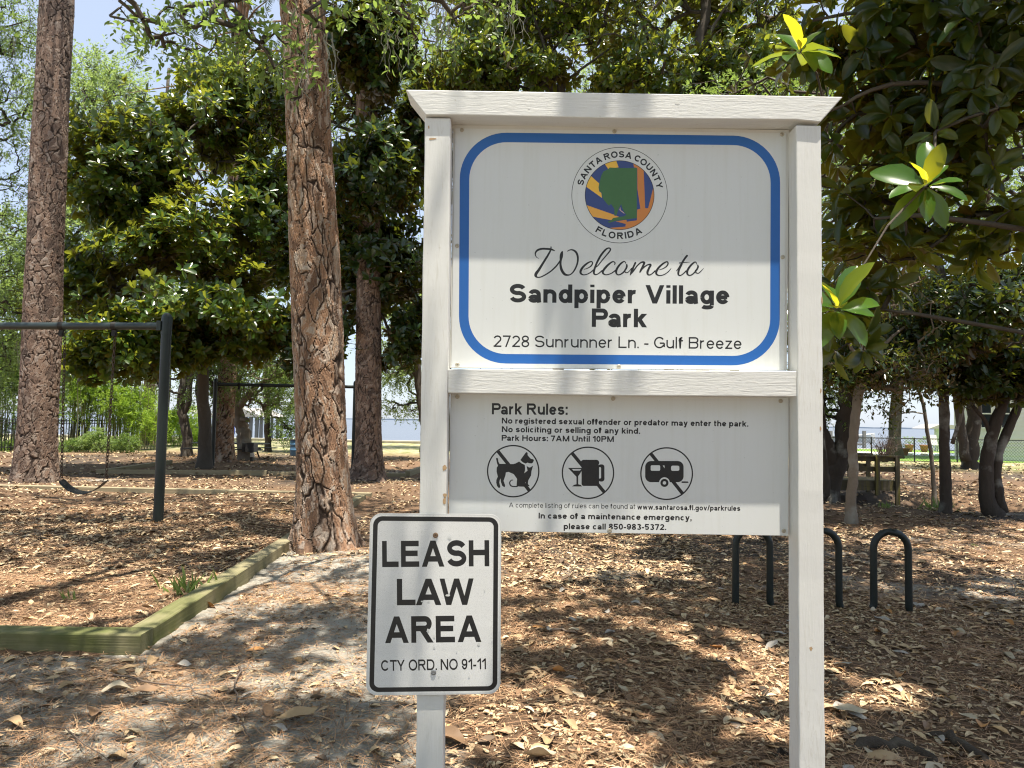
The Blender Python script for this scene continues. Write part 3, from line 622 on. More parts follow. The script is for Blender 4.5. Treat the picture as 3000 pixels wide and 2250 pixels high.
GREEN = simple('dark green powder coat', (.006, .013, .012), .45, .15, 14, .05); GREEN2 = simple('worn dark green rail', (.016, .027, .026), .45, .35, 9, .1)
CHAIN = simple('rusty chain', (.075, .05, .035), .6, .4, 90, .3, metal=.5); RUB = simple('black rubber', (.016, .016, .017), .55, .2, 30, .1); DARK = simple('blackened bracket', (.02, .018, .016), .6, .3, 60, .2, metal=.4)
def swing_set(label, base, top_z, r, x_other, ymid, hangers, rb):
    t = thing('swing_set', label, 'swing set', base)
    def pst(x, y):
        b = MB(); z0 = float(gh(x, y)); b.tube([(x, y, z0-.3), (x, y, top_z+.1)], r, 20, False)
        o = b.build('post', GREEN, t, smooth=True)
        q = MB(); pr = [(r*1.06, top_z-.12), (r*1.06, top_z+.1), (r*1.0, top_z+.13), (r*.8, top_z+.165), (r*.45, top_z+.185), (.002, top_z+.19)]; k = 20; th = np.linspace(0, 2*math.pi, k, endpoint=False)
        V = [(x+a*math.cos(c), y+a*math.sin(c), z) for a, z in pr for c in th]
        q.add(V, np.array([(i*k+j, i*k+(j+1) % k, (i+1)*k+(j+1) % k, (i+1)*k+j) for i in range(len(pr)-1) for j in range(k)])).build('post_cap', GREEN, t, smooth=True)
        return o
    pst(base[0], base[1]); pst(x_other, ymid)
    sx = 1 if x_other > base[0] else -1
    MB().tube([(base[0]+sx*r*.7, base[1], top_z), (x_other-sx*r*.7, ymid, top_z)], rb, 16, False).build('top_beam', GREEN2, t, smooth=True)
    MB().box((base[0]+sx*r*1.2-.03, base[1]-rb-.02, top_z-rb*1.3), (base[0]+sx*r*1.2+.03, base[1]-rb+.01, top_z+rb*1.3)).build('clamp', GREEN, t, bevel=.004)
    for hx in hangers:
        f = (hx-base[0])/(x_other-base[0]); hy = base[1] + (ymid-base[1])*f
        b = MB(); b.tube([(hx-.035, hy, top_z), (hx+.035, hy, top_z)], rb*1.16, 16); b.box((hx-.03, hy-.02, top_z-rb-.09), (hx+.03, hy+.02, top_z-rb+.01)); b.tube([(hx, hy-.03, top_z-rb-.07), (hx, hy+.03, top_z-rb-.07)], .03, 10)
        b.build('hanger', DARK, t)
    settle(t); return t
sp = G(463, 1535); sb = P(300, 948, sp[1]+.1)
swing_set('front swing frame of dark green pipe, its right post standing in the bark bed', (sp[0], sp[1], 0), P(440, 955, sp[1])[2], .068, sp[0]-6.5, sp[1]+.75, [P(190, 950, sp[1]+.25)[0], P(337, 955, sp[1]+.1)[0]], .052)
topz = P(440, 955, sp[1])[2]
def chain_mesh(a, b):
    a, b = np.array(a), np.array(b); L = np.linalg.norm(b-a); n = int(L/.05); mb = MB(); d = (b-a)/L; e = np.cross(d, [0, 1, 0]); e /= np.linalg.norm(e); f = np.cross(d, e)
    for i in range(n):
        c = a + d*(i+.5)*L/n; u = e if i % 2 else f; s = 1.32*L/n/2
        th = np.linspace(0, 2*math.pi, 9)[:-1]; p = [c + d*s*1.0*math.cos(t) + u*.017*math.sin(t) for t in th]; p = p + [p[0], p[1]]
        mb.tube(p, .006, 5, False)
    return mb
def belt_swing(label, aL, aR, bL, bR, low, yy):
    t = thing('swing', label, 'swing', (low[0], low[1], low[2]))
    for a, b in ((aL, bL), (aR, bR)): chain_mesh(a, b).build('chain', CHAIN, t)
    mb = MB(); n = 22; V = []
    for i in range(n+1):
        u = i/n; x = bL[0] + (bR[0]-bL[0])*u; s = abs(2*u-1)**2.1; z = low[2] + ((bL[2]-.05)*(1-u) + (bR[2]-.05)*u - low[2])*s; y = bL[1]+(bR[1]-bL[1])*u; hw = .075 - .02*(abs(2*u-1) > .93)
        V += [(x, y-hw, z-.012), (x, y+hw, z+.012), (x, y+hw, z+.022), (x, y-hw, z-.002)]
    F = [(i*4+j, i*4+(j+1) % 4, i*4+4+(j+1) % 4, i*4+4+j) for i in range(n) for j in range(4)] + [(0, 1, 2, 3)[::-1], (4*n, 4*n+1, 4*n+2, 4*n+3)]
    mb.add(V, F).build('seat', RUB, t, smooth=False)
    for q in (bL, bR): MB().tube([(q[0], q[1], q[2]+.03), (q[0]-.03, q[1]-.05, q[2]-.055), (q[0]+.0, q[1]+.06, q[2]-.045), (q[0], q[1], q[2]+.03)], .006, 6).build('triangle_link', CHAIN, t)
    settle(t); return t
yL, yR = sp[1]+.25, sp[1]+.1
belt_swing('black belt swing hanging on two long rusty chains left of the green post', P(190, 985, yL), P(337, 985, yR), P(180, 1398, yL), P(311, 1400, yR), P(238, 1444, yL-.05), yL)
s2 = G(622, 1366)
swing_set('smaller looking green swing frame far back between the pine trunks', (s2[0], s2[1], 0), P(640, 1126, s2[1])[2], .06, P(1037, 1200, s2[1])[0], s2[1]+.1, [P(700, 1127, s2[1])[0], P(767, 1128, s2[1])[0]], .05)
# serpentine bike rack: one pipe, three humps, its lower bends half buried
rk = G(2155, 1775); rk2 = G(2663, 1790); d = (rk2-rk)/5
leg = [rk + d*i for i in range(6)]; topz_r = P(2205, 1537, rk[1])[2] - .03; pts = []
span = np.linalg.norm(d[:2]); r2 = span/2
for i in range(0, 6, 2):
    a, b = leg[i], leg[i+1]; mid = (a+b)/2; u = (b-a)/np.linalg.norm(b-a); za = float(gh(a[0], a[1]))
    if i == 0: pts += [a + [0, 0, -.25]]
    pts += [a + [0, 0, .06], a + [0, 0, .2], (a*1.0) + [0, 0, topz_r-r2]]
    for t in np.linspace(165, 15, 11): pts.append(mid + u*r2*math.cos(rad(t)) + [0, 0, topz_r-r2+r2*math.sin(rad(t))])
    pts += [b + [0, 0, topz_r-r2], b + [0, 0, .2], b + [0, 0, .06]]
    if i < 4:
        c = leg[i+2]; m2 = (b+c)/2
        for t in np.linspace(195, 345, 9): pts.append(m2 + u*r2*math.cos(rad(t)) + [0, 0, .07+r2*math.sin(rad(t))])
    else: pts += [b + [0, 0, -.25]]
bk = MB().tube(pts, .029, 14, True).build('bike_rack', GREEN, smooth=True)
tag(bk, 'dark green bent pipe bike rack with humps standing in the leaves behind the right post', 'bike rack')
# ================================================================ trees
def unit(v): return v/(np.linalg.norm(v, axis=-1, keepdims=True)+1e-9)
T_LO = (np.array([(0,0,0),(.5,-.5,.08),(1,0,-.05),(.5,.5,.08)]), [(0,1,2),(0,2,3)])
T_MD = (np.array([(0,0,0),(.3,-.42,.05),(.3,.42,.05),(.72,-.42,.05),(.72,.42,.05),(1,0,-.08),(.5,0,-.01)]), [(0,1,3,6),(6,3,5),(0,6,4,2),(6,5,4)])
_t = [.0, .12, .32, .55, .78, .93, 1.0]; _w = [.05, .2, .43, .5, .4, .2, .02]
T_HI = (np.array([(t, s*w_, -.22*t*t + .09*abs(s)*w_/.5 + .012*math.sin(t*15+s)) for t, w_ in zip(_t, _w) for s in (-1, 0, 1)]), [(i*3+j, i*3+3+j, i*3+4+j, i*3+1+j) for i in range(6) for j in (0, 1)])
def leaf_verts(mb, pos, ax, nor, L, W, tm, rnd):
    tv, tf = tm; ax = unit(ax); side = unit(np.cross(nor, ax)); nn = np.cross(ax, side); n = len(pos); m = len(tv)
    L = np.broadcast_to(L, (n,))[:, None, None]; W = np.broadcast_to(W, (n,))[:, None, None]
    V = pos[:, None] + ax[:, None]*tv[None, :, 0:1]*L + side[:, None]*tv[None, :, 1:2]*W + nn[:, None]*tv[None, :, 2:3]*L
    base = (np.arange(n)*m)[:, None]
    n0 = mb.n; mb.v.append(V.reshape(-1, 3)); mb.n += n*m; mb.a.setdefault('rnd', []).append(np.repeat(rnd, m))
    for k in (3, 4):
        fs = np.array([f for f in tf if len(f) == k], np.int32)
        if len(fs): mb.f.append(((fs[None] + base[:, :, None]) + n0).reshape(-1, k).astype(np.int32))
def rosettes(mb, pos, axis, L, W, tm=T_MD, nl=(6, 11), droop=.25, spread=(22, 88), young=0.0):  # young shifts the leaves towards their brighter tone
    """whorls of big leaves round each branch tip"""
    k = rng.integers(nl[0], nl[1]+1, len(pos)); idx = np.repeat(np.arange(len(pos)), k); j = np.concatenate([np.arange(q) for q in k]); kk = k[idx]
    a = unit(axis)[idx]; e1 = unit(np.cross(a, [.31, .2, .93])); e2 = np.cross(a, e1)
    ph = j*2.39996 + rng.uniform(0, 6.28, len(pos))[idx] + rng.normal(0, .25, len(idx)); th = np.radians(spread[0] + (spread[1]-spread[0])*(1-(j+.5)/kk)**.8 + rng.normal(0, 9, len(idx)))
    out = e1*np.cos(ph)[:, None] + e2*np.sin(ph)[:, None]
    dirn = a*np.cos(th)[:, None] + out*np.sin(th)[:, None]; dirn = unit(dirn - np.array([0, 0, 1])*droop*rng.uniform(0, 1.2, len(idx))[:, None])
    nor = a*np.sin(th)[:, None] - out*np.cos(th)[:, None] + rng.normal(0, .22, (len(idx), 3)) + np.array([0, 0, .25])
    ll = L*rng.uniform(.6, 1.12, len(idx)); rn = np.clip(young + rng.normal(.4, .22, len(pos))[idx] + rng.normal(0, .15, len(idx)) + .25*(j > kk-3), 0, 1)
    leaf_verts(mb, pos[idx] - a*(.06*L)*(j/kk)[:, None] + dirn*.02, dirn, nor, ll, ll*W*rng.uniform(.85, 1.15, len(idx)), tm, rn)
def sprays(mb, pos, axis, L, W, tm=T_LO, nl=(8, 16), tw=.35, droop=.3):
    """short twigs carrying small alternate leaves"""
    k = rng.integers(nl[0], nl[1]+1, len(pos)); idx = np.repeat(np.arange(len(pos)), k); n = len(idx); f = np.concatenate([np.linspace(0, 1, q) for q in k])
    a = unit(axis + rng.normal(0, .35, axis.shape))[idx]; p = pos[idx] + a*(tw*f)[:, None] - np.array([0, 0, 1])*(droop*tw*f*f)[:, None]
    q = unit(rng.standard_normal((n, 3))); q = unit(q - a*np.sum(q*a, 1)[:, None]); dirn = unit(a*.6 + q)
    nor = np.array([0, 0, 1.0]) + rng.normal(0, .55, (n, 3)); ll = L*rng.uniform(.6, 1.15, n)
    leaf_verts(mb, p + rng.normal(0, .02, (n, 3)), dirn, nor, ll, ll*W, tm, np.clip(rng.normal(.45, .2, len(pos))[idx] + rng.normal(0, .18, n), 0, 1))
def blob_points(blobs, shell=.45):
    """points and outward directions in a list of ellipsoids (cx, cy, cz, rx, ry, rz, n)"""
    Pp, D = [], []
    for cx, cy, cz, rx, ry, rz, n in blobs:
        d = unit(rng.standard_normal((n, 3))); r = rng.uniform(0, 1, n)**shell*(1 + .5*lumps(d[:, 0]*1.6+cx*3+d[:, 1], d[:, 2]*1.6+cz*2, 1.5, 4, 10)); Pp.append(np.array([cx, cy, cz]) + d*r[:, None]*np.array([rx, ry, rz])); D.append(d)
    return np.concatenate(Pp), np.concatenate(D)
def pb(px, py, y, rpx, rpy, ry, n):
    """ellipsoid of foliage: centre at photo position and depth, radii in photo px (and metres in depth)"""
    c = P(px, py, y); s = y/FPX; return (c[0], c[1], c[2], rpx*s, ry, rpy*s, int(n*DENS))
DENS = 2.6
class Tree:
    def __init__(s, name, label, cat, base, mat, group=None):
        s.t = thing(name, label, cat, base, group); s.mb = MB(); s.mat = mat; s.N = []; s.par = []; s.leafn = 0; s.base = base
    def limb(s, pts, r0, r1, k=10, wob=.06, flare=0, seg=5):
        """smooth tapering limb through world points"""
        p = np.array(pts, float); p = np.vstack([2*p[0]-p[1], p, 2*p[-1]-p[-2]]); o = []
        for i in range(1, len(p)-2):
            for t in np.linspace(0, 1, seg, endpoint=False):
                a, b, c, d = p[i-1], p[i], p[i+1], p[i+2]; o.append(.5*((2*b)+(c-a)*t+(2*a-5*b+4*c-d)*t*t+(3*b-a-3*c+d)*t**3))
        o.append(p[-2]); o = np.array(o); u = np.linspace(0, 1, len(o)); r = r0 + (r1-r0)*u
        if flare: r = r*(1 + flare*np.exp(-(o[:, 2]-o[0, 2]-.1)/.22))
        o[1:-1] += rng.normal(0, r0*.08, (len(o)-2, 3))
        s.mb.tube(o, r, k, True, wob, moss=0)
        for q in o: s.N.append(q); s.par.append(-2)
        return o
    def crown(s, pos, sag=.12, rtip=.006, every=1, kmax=.05):
        """thin branches from the nearest wood out to each tuft"""
        root = np.array(s.N).mean(0); order = np.argsort(np.linalg.norm(pos-root, axis=1)); cap = len(s.N) + 2*len(pos)
        A = np.zeros((cap, 3)); A[:len(s.N)] = s.N; n = len(s.N); par = list(s.par)
        for i in order[::every]:
            p = pos[i]; d = A[:n]-p; dd = np.einsum('ij,ij->i', d, d) + .6*np.maximum(0, d[:, 2])**2; j = int(np.argmin(dd)); q = A[j]; L = math.sqrt(dd[j])
            mid = (p+q)/2 + rng.normal(0, .07*L, 3); mid[2] += sag*L*.6
            A[n] = mid; par.append(j); A[n+1] = p; par.append(n); n += 2
        cnt = np.zeros(n); 
        for i in range(n-1, -1, -1):
            if par[i] >= 0: cnt[i] += 1; cnt[par[i]] += cnt[i]
        I = np.array([i for i in range(n) if par[i] >= 0]); J = np.array([par[i] for i in I]); r1 = np.minimum(kmax, rtip*np.sqrt(cnt[I])); r0 = np.minimum(kmax, rtip*np.sqrt(cnt[I]+.6)*1.1)
        a, b = A[J], A[I]; t = unit(b-a); e = unit(np.cross(t, [.3, .5, .81])); f = np.cross(t, e); th = np.array([0, 2.094, 4.189]); 
        ringv = e[:, None]*np.cos(th)[None, :, None] + f[:, None]*np.sin(th)[None, :, None]
        V = np.concatenate([a[:, None]+ringv*r0[:, None, None], b[:, None]+ringv*r1[:, None, None]], 1)
        F = np.array([(0,1,4,3),(1,2,5,4),(2,0,3,5)])[None] + (np.arange(len(I))*6)[:, None, None]
        s.mb.add(V.reshape(-1, 3), F.reshape(-1, 4), moss=0); return s
    def done(s, leaves=None, leafmat=None, trunk=True, extra=()):
        if s.mb.n: s.mb.build('trunk', s.mat, s.t, smooth=True)
        if leaves is not None and leaves.n: leaves.build('crown', leafmat, s.t, smooth=True)
        for nm, mb, mt in extra: mb.build(nm, mt, s.t, smooth=True)
        settle(s.t); return s.t
def bark(name, a, b, scale=7, stretch=(1, 1, .35), lich=(.3, .3, .27)):
    m = N(name); v = m.obj(stretch); n = m.noise(v, scale, 6, .7, .6); f = m.noise(m.obj(), 30, 4); l = m.noise(m.obj(), 2.2, 4)
    c = m.mix(n, a, b); c = m.mix(m.ramp(l, [(.56, 0.0), (.7, .6)]), c, lich)
    return m.bsdf(c, .9, m.bump(m.math('ADD', n, m.math('MULTIPLY', f, .4)), .8, .02), .15).m
B_OAK = bark('oak bark', (.035, .029, .023), (.125, .105, .085), lich=(.2, .2, .17)); B_MAG = bark('magnolia bark', (.05, .042, .035), (.13, .112, .093), 5, lich=(.2, .2, .18)); B_GREY = bark('pale smooth bark', (.13, .105, .08), (.27, .225, .175), 6, (1, 1, .5), (.33, .33, .29)); B_DARK = bark('dark bark', (.03, .025, .021), (.095, .078, .064))  # the last is simply the darkest of these bark tones
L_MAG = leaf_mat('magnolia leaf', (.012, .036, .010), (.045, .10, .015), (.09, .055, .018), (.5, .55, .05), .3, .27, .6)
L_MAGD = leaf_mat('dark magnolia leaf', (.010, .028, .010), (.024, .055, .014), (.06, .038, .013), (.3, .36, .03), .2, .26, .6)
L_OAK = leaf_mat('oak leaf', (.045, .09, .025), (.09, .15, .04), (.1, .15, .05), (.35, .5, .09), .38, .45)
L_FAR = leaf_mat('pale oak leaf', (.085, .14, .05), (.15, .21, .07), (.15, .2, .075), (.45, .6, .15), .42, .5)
L_LIME = leaf_mat('bamboo leaf', (.13, .23, .03), (.24, .34, .05), (.2, .3, .06), (.55, .75, .08), .45, .5)
L_SUNLIT = leaf_mat('sunlit green magnolia leaf', (.022, .07, .012), (.05, .13, .02), (.16, .13, .02), (.45, .55, .04), .28, .22, .5)  # brighter copy of the leaf: sunlight is put into its colour
L_SUNGLOW = leaf_mat('sunlit yellow magnolia leaf', (.035, .095, .014), (.09, .17, .02), (.2, .17, .02), (.8, .72, .03), .5, .26, .4)  # yellow glow of sun through the leaf, put into its colour
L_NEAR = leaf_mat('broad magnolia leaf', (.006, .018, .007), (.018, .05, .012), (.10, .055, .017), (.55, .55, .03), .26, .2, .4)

# -------- pine trunks: plated bark is modelled
def cells(u, v, nu, seed, jit=.8):
    """periodic-in-u cellular pattern: distance gap to the next cell, cell id"""
    r = np.random.default_rng(seed); tab = r.random((nu, 4096, 2)); iu = np.floor(u).astype(int); iv = np.floor(v).astype(int)
    f1 = np.full(u.shape, 9.0); f2 = np.full(u.shape, 9.0); cid = np.zeros(u.shape, int)
    for a in (-1, 0, 1):
        for b in (-1, 0, 1):
            cu, cv = iu+a, iv+b; t = tab[cu % nu, cv % 4096]; du = cu + .5 + (t[..., 0]-.5)*jit - u; dv = cv + .5 + (t[..., 1]-.5)*jit - v; d = np.hypot(du, dv)
            m = d < f1; f2 = np.where(m, f1, np.minimum(f2, d)); cid = np.where(m, (cu % nu)*4096 + cv % 4096, cid); f1 = np.where(m, d, f1)
    return f2-f1, cid
def pine_bark_mat(name='plated pine bark', ramp_=None, fl_=1.0):
    ramp_ = ramp_ or [(.0, (.12, .073, .048)), (.25, (.23, .135, .085)), (.5, (.36, .21, .125)), (.7, (.39, .275, .19)), (.86, (.46, .37, .29)), (1.0, (.30, .26, .22))]
    m = N(name); p = m.attr('plate'); c = m.attr('crack'); fl = m.attr('flake'); v = m.obj(); n = m.noise(m.obj((1, 1, .45)), 38, 5, .7); b = m.noise(m.obj((1, 1, .4)), 9, 4)
    q = m.math('ADD', m.math('MULTIPLY', p, .8), m.math('MULTIPLY', m.math('SUBTRACT', b, .5), .5))
    col = m.ramp(q, ramp_)
    col = m.mix(m.ramp(n, [(.35, .35), (.65, 0.0)]), col, (.09, .066, .055))
    col = m.mix(m.math('MULTIPLY', fl, fl_), col, (.40, .35, .30)); col = m.mix(c, (.022, .016, .013), col)
    return m.bsdf(col, .88, m.bump(n, .8, .012), .2).m
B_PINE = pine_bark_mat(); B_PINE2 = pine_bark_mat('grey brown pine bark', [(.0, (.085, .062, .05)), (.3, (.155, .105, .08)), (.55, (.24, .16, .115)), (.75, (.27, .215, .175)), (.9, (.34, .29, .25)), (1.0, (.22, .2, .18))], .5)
L_PINE = leaf_mat('pine needle', (.04, .075, .02), (.07, .11, .03), (.06, .09, .03), (.2, .28, .05), .2, .5)
def edge1(g, w): return sstep(w, w*2.2, g)
def pine_trunk(tree, path, radii, res, ztop_dense, plate, depth, seed, flare=.35, roots=5, sunk=.25, mat=None):
    """path: world points from foot to top"""
    path = np.array(path, float); z = path[:, 2]; circ = 2*math.pi*radii[0]; k = int(circ/res)
    zs = np.concatenate([np.arange(z[0]-sunk, ztop_dense, res), np.linspace(ztop_dense, z[-1], 30)[1:]]); zc = np.clip(zs, z[0], z[-1])
    cx = np.interp(zc, z, path[:, 0]); cy = np.interp(zc, z, path[:, 1]); R = np.interp(zc, z, radii); hgt = np.maximum(0, zs-z[0])
    th = np.linspace(0, 2*math.pi, k, endpoint=False); TH, ZZ = np.meshgrid(th, zs); RR = R[:, None]*np.ones_like(TH); H = hgt[:, None]
    RR = RR*(1 + flare*np.exp(-H/.3)*(1 + .55*np.sin(TH*roots+seed)*np.exp(-H/.25))) + .012*np.sin(TH*3+ZZ*.7+seed) + .008*np.sin(TH*2-ZZ*1.7)
    nu = max(6, int(round(circ/plate[0]))); wz = ZZ + .07*np.sin(ZZ*5+TH*2+seed) + .03*np.sin(ZZ*19-TH*5) + .012*np.sin(ZZ*53+TH*11); wt = TH + .12*np.sin(ZZ*2.3+TH*2) + .06*np.sin(ZZ*9+TH*7+seed) + .025*np.sin(ZZ*27-TH*9)
    g1, c1 = cells(wt/(2*math.pi)*nu, wz/plate[1], nu, seed, .95)
    nu2 = int(nu*1.6); g2, c2 = cells((wt+.03*np.sin(ZZ*31))/(2*math.pi)*nu2, wz/(plate[1]*.55), nu2, seed+5, .95)
    nu3 = int(nu*3.2); g3, c3 = cells((wt+.02*np.sin(ZZ*43+TH*13))/(2*math.pi)*nu3, wz/(plate[1]*.26), nu3, seed+9, 1.0)
    tb = np.random.default_rng(seed+1).random((3, 600000)); h1, h2, h3 = tb[0][c1 % 600000], tb[1][c2 % 600000], tb[2][c3 % 600000]
    op = sstep(-.55, .35, np.sin(ZZ*1.7+TH*3+seed) + np.sin(ZZ*4.1-TH*2)*.7)           # fissures open and close along the trunk
    wdt = .04 + .11*op
    crack = sstep(.25*wdt, wdt, g1); edge2 = sstep(.0, .09, g2); edge3 = sstep(.0, .1, g3)
    disp = depth*(crack*(.6+.25*h1) + .22*edge2*(h2-.3)*crack + .24*(h3-.5)*crack + .10*edge3); RR = RR + disp - depth*.6 + .0035*np.sin(TH*61+ZZ*23+2*np.sin(ZZ*37))*crack + rng.normal(0, .0006, TH.shape)
    pl = np.clip(.4*h1 + .38*h2 + .22*h3, 0, 1); pl = np.clip((pl-.5)*1.4+.47, 0, 1)
    flake = np.clip((1-edge2)*(h2 > .5)*.6 + .55*(h3 > .84) + (1-edge1(g1, wdt))*.35, 0, .8)*crack
    cc = np.clip(crack, 0, 1)*(1-.55*(1-edge2)*(h2 < .45))*(1-.3*(1-edge3)*(h3 < .4)); cc = np.clip(cc*.93+.07, 0, 1)
    V = np.stack([cx[:, None]+RR*np.cos(TH), cy[:, None]+RR*np.sin(TH), ZZ], -1); n = len(zs)
    i, j = np.meshgrid(np.arange(n-1), np.arange(k), indexing='ij'); j2 = (j+1) % k
    F = np.stack([i*k+j, i*k+j2, (i+1)*k+j2, (i+1)*k+j], -1).reshape(-1, 4)
    MB().add(V.reshape(-1, 3), F, plate=pl.ravel(), crack=cc.ravel(), flake=flake.ravel()).build('trunk', mat or B_PINE, tree, smooth=False)
def pine_crown(tree, top, n, spread, zlo, zhi, ax):
    pos = np.stack([top[0] + rng.normal(0, spread, n), top[1] + rng.normal(0, spread, n), rng.uniform(zlo, zhi, n)], 1); mb = MB()
    wood = MB()
    for q in pos[::3]: wood.tube([(top[0], top[1], q[2]-rng.uniform(.3, 1.2)), (q+top)/2*[1, 1, 0] + [0, 0, q[2]-.2], q], [.05, .03, .01], 4, False, plate=.3, crack=1, flake=0)
    wood.build('branches', B_PINE, tree)
    m = 34; d = unit(rng.standard_normal((n*m, 3)) + [0, 0, .4]); p = np.repeat(pos, m, 0) + d*.03
    leaf_verts(mb, p, d, rng.standard_normal((n*m, 3)), .24, .009, T_LO, rng.uniform(0, 1, n*m)); mb.build('crown', L_PINE, tree)
def pine(label, foot, mid, r, res, ztop, height, plate, depth, seed, crown=(120, 1.6), group='tall pines in the park', **kw):
    """foot and mid are world points the trunk's axis passes through"""
    foot = np.array(foot, float); mid = np.array(mid, float); d = (mid-foot)/(mid[2]-foot[2])
    zz = np.array([0, 1.2, 3, ztop, height]); path = [foot + d*q for q in zz]; path[-1][:2] = path[-2][:2] + (path[-1]-path[-2])[:2]*.3
    t = thing('pine_tree', label, 'pine tree', foot, group)
    pine_trunk(t, path, [r*1.08, r, r*.96, r*.86, r*.5], res, foot[2]+ztop, plate, depth, seed, **kw)
    pine_crown(t, path[-1], crown[0], crown[1], height*.72, height+.4, 0); settle(t); return t
f = G(958, 1625); f[2] = float(gh(f[0], f[1]))+.02; f = P(955, 1625, f[1]+.3)
pine('thick orange brown plated pine standing in white sand just left of the sign', [f[0], f[1], .02], P(900, 300, f[1]+.05), .285, .0115, 6.4, 15, (.11, .38), .026, 11, crown=(60, 1.5))
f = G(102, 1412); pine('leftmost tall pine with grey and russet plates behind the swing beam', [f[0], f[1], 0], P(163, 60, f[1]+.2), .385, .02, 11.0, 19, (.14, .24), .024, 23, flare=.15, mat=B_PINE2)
f = G(1082, 1408); pine('dark shaded pine with a flared root behind the big pine and the sign post', [f[0], f[1], 0], P(1078, 800, f[1]), .315, .024, 9, 18, (.13, .25), .02, 35, flare=.5, roots=3, mat=B_PINE2)  # the darker bark tone also stands in for the shade on this trunk
f = G(655, 1354); pine('reddish pine trunk at the right side of the far green swing post', [f[0], f[1], 0], P(668, 1050, f[1]), .29, .035, 7, 17, (.15, .26), .022, 41, flare=.45)
f = G(430, 1303); pine('pale tan pine trunk far back among the bamboo', [f[0], f[1], 0], P(440, 1100, f[1]), .27, .05, 6, 17, (.15, .26), .02, 43)
# ---------------------------------------------------------------- where the sun reaches the ground: gaps in the canopy
# (px, py, radius_x m, radius_y m, openness)
GAPS = [(1450, 1650, 2.2, 1.0, 1), (1680, 1610, 1.1, .7, .95), (1150, 1600, .55, .5, .8), (1520, 2130, .75, .5, 1), (1330, 2200, .28, .25, .8), (1720, 2240, .3, .25, .9), (900, 1720, .75, .45, .85), (720, 1790, .35, .3, .6),
        (150, 1490, 2.2, .55, 1), (640, 1480, .8, .35, .6), (330, 1700, 1.0, .42, .95), (90, 1790, .5, .25, .7), (560, 1640, .5, .3, .6), (2760, 1650, .55, .45, .7), (2560, 1590, .7, .3, .7), (2860, 1740, .4, .25, .8), (2480, 1550, .5, .3, .6), (2900, 1610, .6, .35, .6),
        (1750, 1810, .25, .16, .7), (1550, 1850, .22, .16, .6), (2030, 1880, .18, .12, .6), (100, 2110, .22, .2, .8), (600, 2130, .18, .15, .6), (950, 1950, .2, .15, .6), (1180, 2140, .25, .25, .7), (240, 1370, 3.5, .9, .8), (760, 1370, 2, .7, .7)]
GAPW = [(G(a, b)[0], G(a, b)[1], rx, ry, o) for a, b, rx, ry, o in GAPS] + [(-2.05, 7.55, .62, .4, .9), (-2.3, 8.0, .6, .45, .9), (-2.55, 8.5, .6, .4, .85), (.36, 2.74, 1.02, .5, .97), (1.05, 2.74, .5, .45, .975)]
def sunlit(p):
    """how open the canopy is where the shadow of point p lands (0 shut .. 1 open)"""
    k = p[:, 2]/SUN[2]; x = p[:, 0]-SUN[0]*k; y = p[:, 1]-SUN[1]*k; o = np.zeros(len(p))
    for a, b, rx, ry, q in GAPW:
        d = np.hypot((x-a)/rx, (y-b)/ry) + .22*lumps(x, y, 3.2, 3, 4); o = np.maximum(o, q*sstep(1.15, .8, d))
    th = .30 + .5*sstep(.7, 1.5, x)*sstep(20, 16, y)*(1-.8*sstep(6.6, 7.2, y)*sstep(3, 2, x)) - .52*sstep(-.2, -.8, x)*sstep(8, 6.5, y); o = np.maximum(o, .9*sstep(0, .16, lumps(x, y, 2.6, 5, 8)-th))
    return o
def thin(p, d, strength=1.0, others=None):
    keep = rng.uniform(0, 1, len(p)) > sunlit(p)*strength
    return p[keep], d[keep]
def no_view(p, d, x0=0, x1=3000, y1=0, y0=-300, depth=99):
    """drop tufts that would hang lower into the picture than photo row y1"""
    q = np.array([proj(a) for a in p]); bad = (q[:, 0] > x0-40) & (q[:, 0] < x1+40) & (q[:, 1] > y1) & (p[:, 1] > .3)
    return p[~bad], d[~bad]

# ================================================================ broad magnolia on the left, behind the swings
def magnolia(label, base, trunk, limbs, blobs, leaf=.17, mat=L_MAG, wood=B_MAG, r=.17, r1=.07, gap=.0, up=.55, tm=T_MD, group='magnolias in the park', droop=.25, freq=.9, nl=(6, 11), cut=.12, W=.42, kmax=.05, dapple=False):
    t = Tree('magnolia_tree', label, 'magnolia tree', base, wood, group)
    t.limb(trunk, r, r1, 12, .06, .5)
    for l, a, b in limbs: t.limb(l, a, b, 8)
    p, d = blob_points(blobs)
    if cut: k = lumps(p[:, 0]*1.0 + p[:, 1]*.35, p[:, 2]*1.15 + p[:, 1]*.2, freq*1.6, 4, 6) > -cut*2.4; p, d = p[k], d[k]
    if dapple: p, d = thin(p, d, .95)
    mb = MB(); rosettes(mb, p, d + np.array([0, 0, up]) + rng.normal(0, .25, d.shape), leaf, W, tm, nl, droop)
    t.crown(p, kmax=kmax); return t.done(mb, mat)
b = P(600, 1352, 20.5)
bx = lambda px, py, y=20.0: P(px, py, y)
